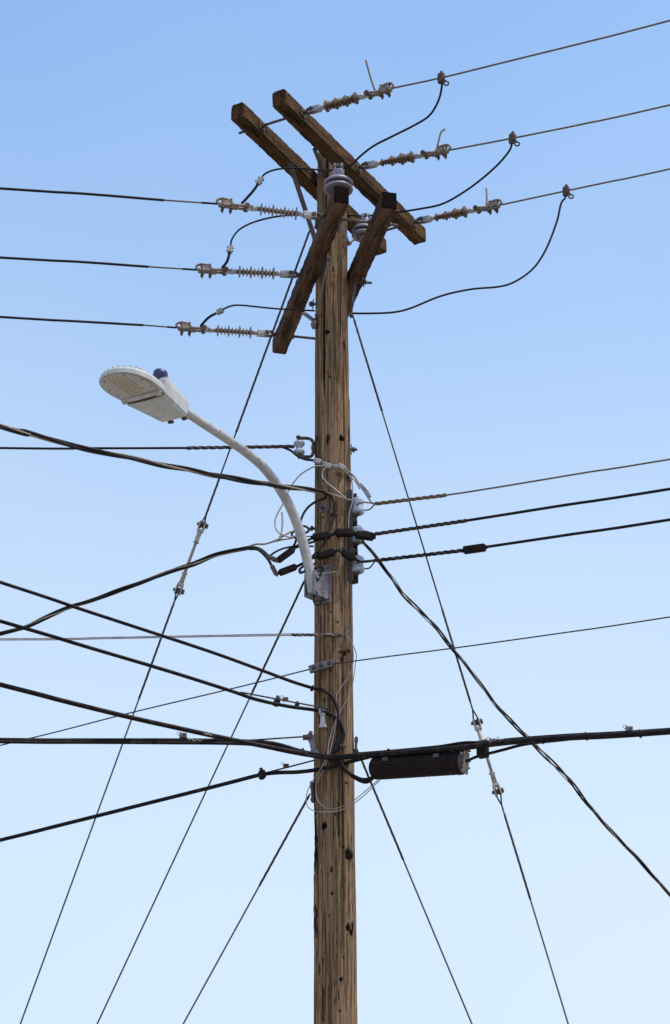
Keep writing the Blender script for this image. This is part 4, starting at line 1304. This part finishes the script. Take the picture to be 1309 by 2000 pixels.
lug(at(541, 1371, -.17), (1, .4, -.2), 'dark clip on the second telephone cable, left one', 1.3, 'rubber')
tagbox(at(558, 1366, -.155), 'little metal clamp above the second telephone cable', .9)
lug(at(580, 1378, -.14), (1, .4, -.2), 'dark clip on the second telephone cable nearest the pole', .9, 'rubber')
lug(at(610, 1345, -.10), (1, .4, -.2), 'dark clip where the upper telephone cable meets the pole', .7, 'rubber')
tagbox(onv(358, 1437, at(515, 1450, -.17), dB), 'little metal clamp on top of the level left cable', 1.2, 'galv_dull')
lug(at(512, 1513, -.12), (1, .4, .2), 'dark clip on the lower left telephone cable', 1.35, 'rubber')
tagbox(at(559, 1496, -.10), 'little dark clamp on the messenger above the lower left cable', .9, 'rust')
lug(at(590, 1470, -.15), (1, 0, -.2), 'dark lashing clip on the cables just left of the pole', .9, 'rubber')
lug(at(668, 1459, -.13), (0, 0, 1), 'dark clip on the pole front where the cables gather', .8, 'steel')

# brackets on the pole
def bracket(px0, px1, Y, label, m='galv_dull', w=.04, flare=True):
    a, b = at(*px0, Y), at(*px1, Y)
    e = thing('cable_bracket', b, label, 'bracket', 'steel brackets on the pole')
    ax = (b - a).normalized(); L = (b - a).length
    sd = ax.cross(Vector((0, -1, 0))).normalized(); nn = sd.cross(ax)
    MB().prism([(0, -w * .5), (0, w * .5), (L * .2, w * .5), (L * .35, w * .32), (L * .75, w * .32), (L, w * .6), (L, -w * .6), (L * .75, -w * .32), (L * .35, -w * .32), (L * .2, -w * .5)], ax, sd, nn, a, .014).build('plate', m, e)
    MB().hexnut(a + ax * L * .12 - nn * .012, nn, .012, .018).build('bolt', 'steel', e)
    MB().hexnut(a + ax * L * .12 + nn * .012, nn, .012, .018).build('bolt', 'steel', e)
    return e


bracket((630, 1384), (631, 1421), -.118, 'small grey bracket on the pole front under the second cable', 'galv', .042)
bracket((606, 1436), (614, 1472), -.09, 'steel bracket on the left pole edge at the cable junction', 'galv_dull', .045)
e = thing('suspension_clamp', at(600, 1440, -.09), 'dark clamp holding the level left messenger at the pole', 'clamp')
MB().box(at(600, 1440, -.09), [Vector((1, 0, .06)).normalized(), Vector((0, 1, 0)), UP], (.05, .04, .022), .004).build('body', 'steel', e)
MB().hexnut(at(606, 1433, -.10), (.5, 0, 1), .011, .03).build('bolt', 'steel', e)
bracket((613, 1474), (645, 1481), -.12, 'grey strap on the pole front at the cable junction', 'galv_dull', .04)

# guy hooks
def guy_hook(px0, px1, Y, label):
    a, b = at(*px0, Y), at(*px1, Y)
    e = thing('guy_hook', b, label, 'hook', 'guy hooks on the pole')
    ax = (b - a).normalized(); L = (b - a).length
    sd = ax.cross(Vector((0, -1, 0))).normalized(); nn = sd.cross(ax)
    MB().box((a + b) / 2, [ax, sd, nn], (L, .016, .045), .004).build('plate', 'steel', e)
    MB().tube(smooth_path([a + ax * L * .25, a + ax * L * .1 - nn * .025, a - ax * .006 - nn * .02, a - ax * .004], 4), .011, 8).build('hook', 'steel', e)
    MB().hexnut(b - ax * L * .2 - nn * .026, nn, .013, .02).build('bolt', 'rust', e)


guy_hook((696, 1443), (695, 1468), -.02, 'dark guy hook on the right pole edge above the splice case')
guy_hook((609, 1530), (611, 1566), -.03, 'dark guy hook on the left pole edge below the cables')
guy_hook((688, 590), (686, 618), 0.0, 'dark guy hook on the right pole edge under the lower crossarm')
guy_hook((617, 420), (618, 444), -.03, 'dark guy hook on the left pole edge behind the front crossarm')
guy_hook((611, 1112), (612, 1140), .05, 'dark guy hook on the left pole edge behind the lamp bracket')

# right-hand bundle
bS = at(645, 1480, -.15)
dR = dA
RB = [(730, 1474), (830, 1467), (905, 1460), (1000, 1449), (1110, 1441), (1309, 1429)]
wire('telephone_cable', smooth_path(extend([bS] + [onv(x, y, bS, dR) for x, y in RB], 26, 16), 6), .0165, 'cable', 'thick black telephone cable running right above the splice case', 'cable', 'telephone cables', 12)
RB2 = [(730, 1470), (800, 1464), (860, 1458), (905, 1451), (945, 1450), (1000, 1444), (1110, 1436), (1309, 1424.5)]
bS2 = at(690, 1473, -.16)
wire('telephone_cable', smooth_path(extend([bS2] + [onv(x, y, bS2, dR) for x, y in RB2], 26, 16), 6), .0095, 'cable', 'thinner black cable lashed on top of the right-hand cable', 'cable', 'telephone cables', 10)
SC0, SC1 = onv(728, 1501, at(690, 1500, -.16), dR), onv(912, 1489, at(690, 1500, -.16), dR)
ln_ = (SC1 - SC0)
wire('telephone_cable', smooth_path([at(646, 1478, -.15), at(662, 1490, -.16), at(680, 1508, -.17), at(697, 1521, -.19), at(716, 1527, -.21), SC0 - UP * .05 + ln_ * .02, SC0 - UP * .03 + ln_ * .1], 8), .0115, 'cable', 'black cable curving under into the left end of the splice case', 'cable', 'telephone cables', 10)
wire('telephone_cable', smooth_path([at(650, 1480, -.16), at(668, 1497, -.175), at(688, 1513, -.19), at(712, 1522, -.21), SC0 - UP * .04 + ln_ * .06], 8), .008, 'cable', 'thinner black cable curving beside it into the splice case', 'cable', 'telephone cables', 10)
wire('telephone_cable', smooth_path([SC1 - ln_ * .03, SC1 + UP * .02 + dA * .05, onv(950, 1473, SC0, dR), onv(985, 1464, SC0, dR), onv(1030, 1453, SC0, dR), onv(1110, 1444, SC0, dR)], 8), .0085, 'cable', 'black cable leaving the right end of the splice case up to the bundle', 'cable', 'telephone cables', 10)

# splice case
a = ln_.normalized(); L = ln_.length
e = thing('splice_case', SC0, 'black cylindrical cable splice case hanging right of the pole', 'splice case')
rr = .066
prof = [(0, 0), (0, rr * .72), (.012, rr * .93), (.03, rr)]
nrib = 16
for k in range(nrib):
    t = .04 + (L * .90 - .05) * k / nrib
    prof += [(t, rr), (t + .006, rr * 1.012), (t + .014, rr * 1.012), (t + .02, rr)]
prof += [(L * .9, rr), (L * .91, rr * 1.03), (L * .945, rr * 1.03), (L * .955, rr * .9), (L * .955, 0)]
MB().lathe(SC0, a, prof, 40).build('case', 'rubber', e)
sd = a.cross(UP).normalized(); up = sd.cross(a)
MB().box(SC0 + a * L * .47 + sd * rr * 1.02, [a, sd, up], (L * .84, .006, .012), .002).build('seam_flange', 'rubber', e)
MB().lathe(SC0 + a * L * .955, a, [(0, rr * .9), (.012, rr * .85), (.018, rr * .6), (.018, 0)], 30).build('end_plate', 'steel', e)
bk = MB()
bk.box(SC0 + a * (L * .985) + up * .0, [a, sd, up], (.012, rr * 1.0, rr * 1.9), .003)
bk.box(SC0 + a * (L * .955) + up * rr * 1.08, [a, sd, up], (.07, .05, .008), .002)
bk.build('hanger_bracket', 'alu', e)
for k in range(7):
    t = 2 * math.pi * k / 7
    MB().cyl(SC0 + a * L * .96 + (sd * math.cos(t) + up * math.sin(t)) * rr * .7, SC0 + a * (L * .96 + .022) + (sd * math.cos(t) + up * math.sin(t)) * rr * .7, .007, None, 6).build('end_bolt', 'steel', e)
for t in (.19, .73):
    c = SC0 + a * L * t
    lp = [c + sd * math.cos(q) * rr * 1.03 + up * math.sin(q) * rr * 1.03 for q in [R(20 + 14 * i) for i in range(12)]]
    MB().tube(lp, .003, 6).build('wire_bail', 'strand', e)
    MB().box(c + sd * rr * 1.03 + up * rr * .42, [a, sd, up], (.034, .006, .022), .002).build('latch', 'steel', e)
for t in (.04, .14):
    MB().box(SC0 + a * L * t + up * (rr * 1.08), [a, sd, up], (.06, .022, .026), .004).build('hanger_clip', 'strand', e)

# spacer block and clamps on the right bundle
p = onv(943, 1465, at(690, 1480, -.16), dR)
e = thing('cable_spacer', p, 'black spacer block joining the right-hand cables right of the splice case', 'spacer')
MB().box(p, [dA, dA.cross(UP), UP], (.058, .05, .085), .006).build('block', 'rubber', e)
for s_ in (-1, 1):
    MB().hexnut(p + dA * s_ * .02 + UP * .05, UP, .009, .02).build('bolt', 'steel', e)
for x, y, lb, s in ((962, 1448, 'little clamp on the right bundle just right of the spacer block', 1.1), (979, 1447, 'second little clamp on the right bundle beyond the first', .8), (1229, 1424, 'lone little clamp on the right bundle near the photo edge', 1.1)):
    tagbox(onv(x, y, bS, dR), lb, s, 'galv_dull')
for k, (x, y) in enumerate(((760, 1466), (825, 1462), (1060, 1441), (1145, 1434), (1250, 1429))):
    q = onv(x, y + 4, bS, dR)
    tag(MB().torus(q, (dA.x, dA.y, .05), .021, .004, 16, 6).build('lashing_wire', 'black'), ['lashing turn on the right bundle above the left end of the splice case', 'lashing turn on the right bundle above the middle of the splice case', 'lashing turn on the right bundle just past the twisted service drop',
        'lashing turn on the right bundle midway to the photo edge', 'lashing turn on the right bundle beside the lone clamp'][k], 'lashing', 'lashing turns on the right bundle')

# thin pale wires looping down the pole
W([(677, 1240, -.13), (688, 1258, -.1), (696, 1278, -.08), (694, 1300, -.08), (690, 1330, -.09), (684, 1352, -.1), (673, 1375, -.12), (660, 1402, -.125), (653, 1430, -.13), (648, 1455, -.14), (642, 1478, -.15), (630, 1508, -.14), (619, 1526, -.13), (617, 1548, -.14), (622, 1565, -.15), (637, 1578, -.17), (660, 1578, -.19), (690, 1564, -.21), (715, 1544, -.22), (738, 1524, -.23)], .0029, 'white_wire', 'pale thin wire looping down the pole, inner of the two loops')
W([(676, 1241, -.13), (686, 1254, -.11), (690, 1275, -.1), (689, 1298, -.1), (682, 1320, -.11), (668, 1340, -.12), (658, 1358, -.125), (656, 1380, -.13), (657, 1405, -.135), (648, 1430, -.14), (642, 1455, -.15), (638, 1480, -.16), (624, 1506, -.15), (608, 1530, -.13), (599, 1552, -.14), (600, 1572, -.15), (612, 1583, -.17), (640, 1586, -.19), (672, 1580, -.21), (705, 1559, -.23), (742, 1524, -.24)], .0029, 'white_wire', 'pale thin wire looping down the pole, outer of the two loops')


# ------------------------------------------------------------------ guy wires
def guy(px, P0, d, label, grips, rod=None, rodlabel=None):
    pts = [Vector(P0)] + [onv(x, y, P0, d) for x, y in px]
    a = (pts[-1] - pts[0]).normalized()
    gnd = pts[-1] + a * (-(pts[-1].z - 0.05) / a.z)
    E = gnd
    A = pts[0]
    dirv = (E - A).normalized()
    P = lambda x, y: A + dirv * ((onv(x, y, P0, d) - A).dot(dirv))
    e = thing('guy_wire', gnd, label, 'guy wire', 'guy wires down to the ground')
    r = .0048
    if rod:
        r0, r1 = P(*rod[0]), P(*rod[1])
        MB().tube([A, r0 - dirv * .09], r, 8).build('upper_strand', 'strand', e)
        MB().tube([r1 + dirv * .09, E], r, 8).build('lower_strand', 'strand', e)
        s = dirv.cross(Vector((0, 1, 0))).normalized(); w = dirv.cross(s)
        f = thing('guy_strain_rod', r1, rodlabel, 'insulator', 'fibreglass strain rods in the guy wires')
        MB().cyl(r0 + dirv * .07, r1 - dirv * .07, .0095, None, 12).build('rod', 'fibre', f)
        for q, sg in ((r0, 1), (r1, -1)):
            c = MB()
            for k in (-1, 1):
                c.box(q + s * k * .016 + dirv * sg * .002, [dirv, s, w], (.058, .009, .036), .004)
            c.box(q + dirv * sg * .034, [dirv, s, w], (.02, .040, .034), .005)
            c.build('clevis', 'bracket_white', f)
            MB().lathe(q + dirv * sg * .04, dirv * sg, [(0, .0), (0, .015), (.065, .0135), (.068, .019), (.074, .019), (.074, .0115), (.074, 0)], 14).build('end_fitting', 'bracket_white', f)
            MB().lathe(q - s * .013 - dirv * sg * .004, s, [(0, .016), (.004, .024), (.010, .017), (.016, .017), (.022, .024), (.026, .016)], 18).build('roller', 'rust', f)
            MB().cyl(q - s * .033 - dirv * sg * .004, q + s * .033 - dirv * sg * .004, .010, None, 10).hexnut(q + s * .03 - dirv * sg * .004, s, .016, .012).build('pin', 'steel', f)
            for k in (-1, 1):
                MB().tube(smooth_path([q + s * k * .004 + w * k * .018, q - dirv * sg * .03 + w * k * .016 + s * k * .01, q - dirv * sg * .085 + w * k * .006, q - dirv * sg * .12], 5), .0048, 7).build('loop_leg', 'strand', f)
    else:
        MB().tube([A, E], r, 8).build('strand', 'strand', e)
    for k, (g0, g1) in enumerate(grips):
        MB().tube([P(*g0), P(*g1)], .0064, 8).build('grip_core', 'strand', e)
        for j in range(3):
            MB().tube(helix([P(*g0), P(*g1)], 3, j, .0042, .16, .02), .0034, 6).build('grip_wrap', 'strand', e)
    MB().cyl(gnd + dirv * .3, gnd - dirv * .9, .011, None, 10).build('anchor_rod', 'rust', e)


guy([(397, 1020), (40, 2000)], at(610, 437, -.03), -dA, 'long guy wire sloping down left from behind the front crossarm', [((604, 453), (462, 845)), ((395, 1024 - 14), (432, 930)), ((338, 1183), (271, 1365))], ((397, 1027), (347, 1152)), 'pale fibreglass strain rod in the left guy wire below the lamp')
guy([(490, 1357), (190, 2000)], at(597, 1130, .06), -dA, 'guy wire sloping left from behind the lamp bracket', [((595, 1135), (490, 1357))])
guy([(510, 1732), (358, 2000)], at(606, 1550, -.02), -dA, 'short steep guy wire leaving the left pole edge below the cables', [((604, 1555), (510, 1732))])
guy([(925, 1402), (1110, 2000)], at(689, 615, .02), -dB, 'long guy wire sloping down right from under the lower crossarm', [((692, 625), (744, 803)), ((862, 1190), (915, 1370)), ((985, 1590), (1034, 1757))], ((928, 1413), (970, 1545)), 'pale fibreglass strain rod in the right guy wire behind the telephone cable')
guy([(785, 1680), (922, 2000)], at(697, 1462, .0), -dB, 'short steep guy wire leaving the right pole edge beside the splice case', [((702, 1473), (785, 1680))])

# white scribble marks on the old cables
for k, (pp, P0, d) in enumerate((([(369, 1446), (374, 1443), (379, 1447), (385, 1444), (391, 1447), (396, 1443)], at(515, 1450, -.19), dB), ([(398, 1432), (404, 1434), (409, 1434), (414, 1437)], at(610, 1474, -.15), dC))):
    q = [onv(x, y, P0 + Vector((0, -.012, 0)), d) for x, y in pp]
    tag(MB().tube(smooth_path(q, 5), .0024, 6).build('paint_mark', 'alu_bright', loc=q[0]), ('white scribbled mark on the level left cable', 'white paint mark on the thick crossing cable left of the pole')[k], 'paint mark')
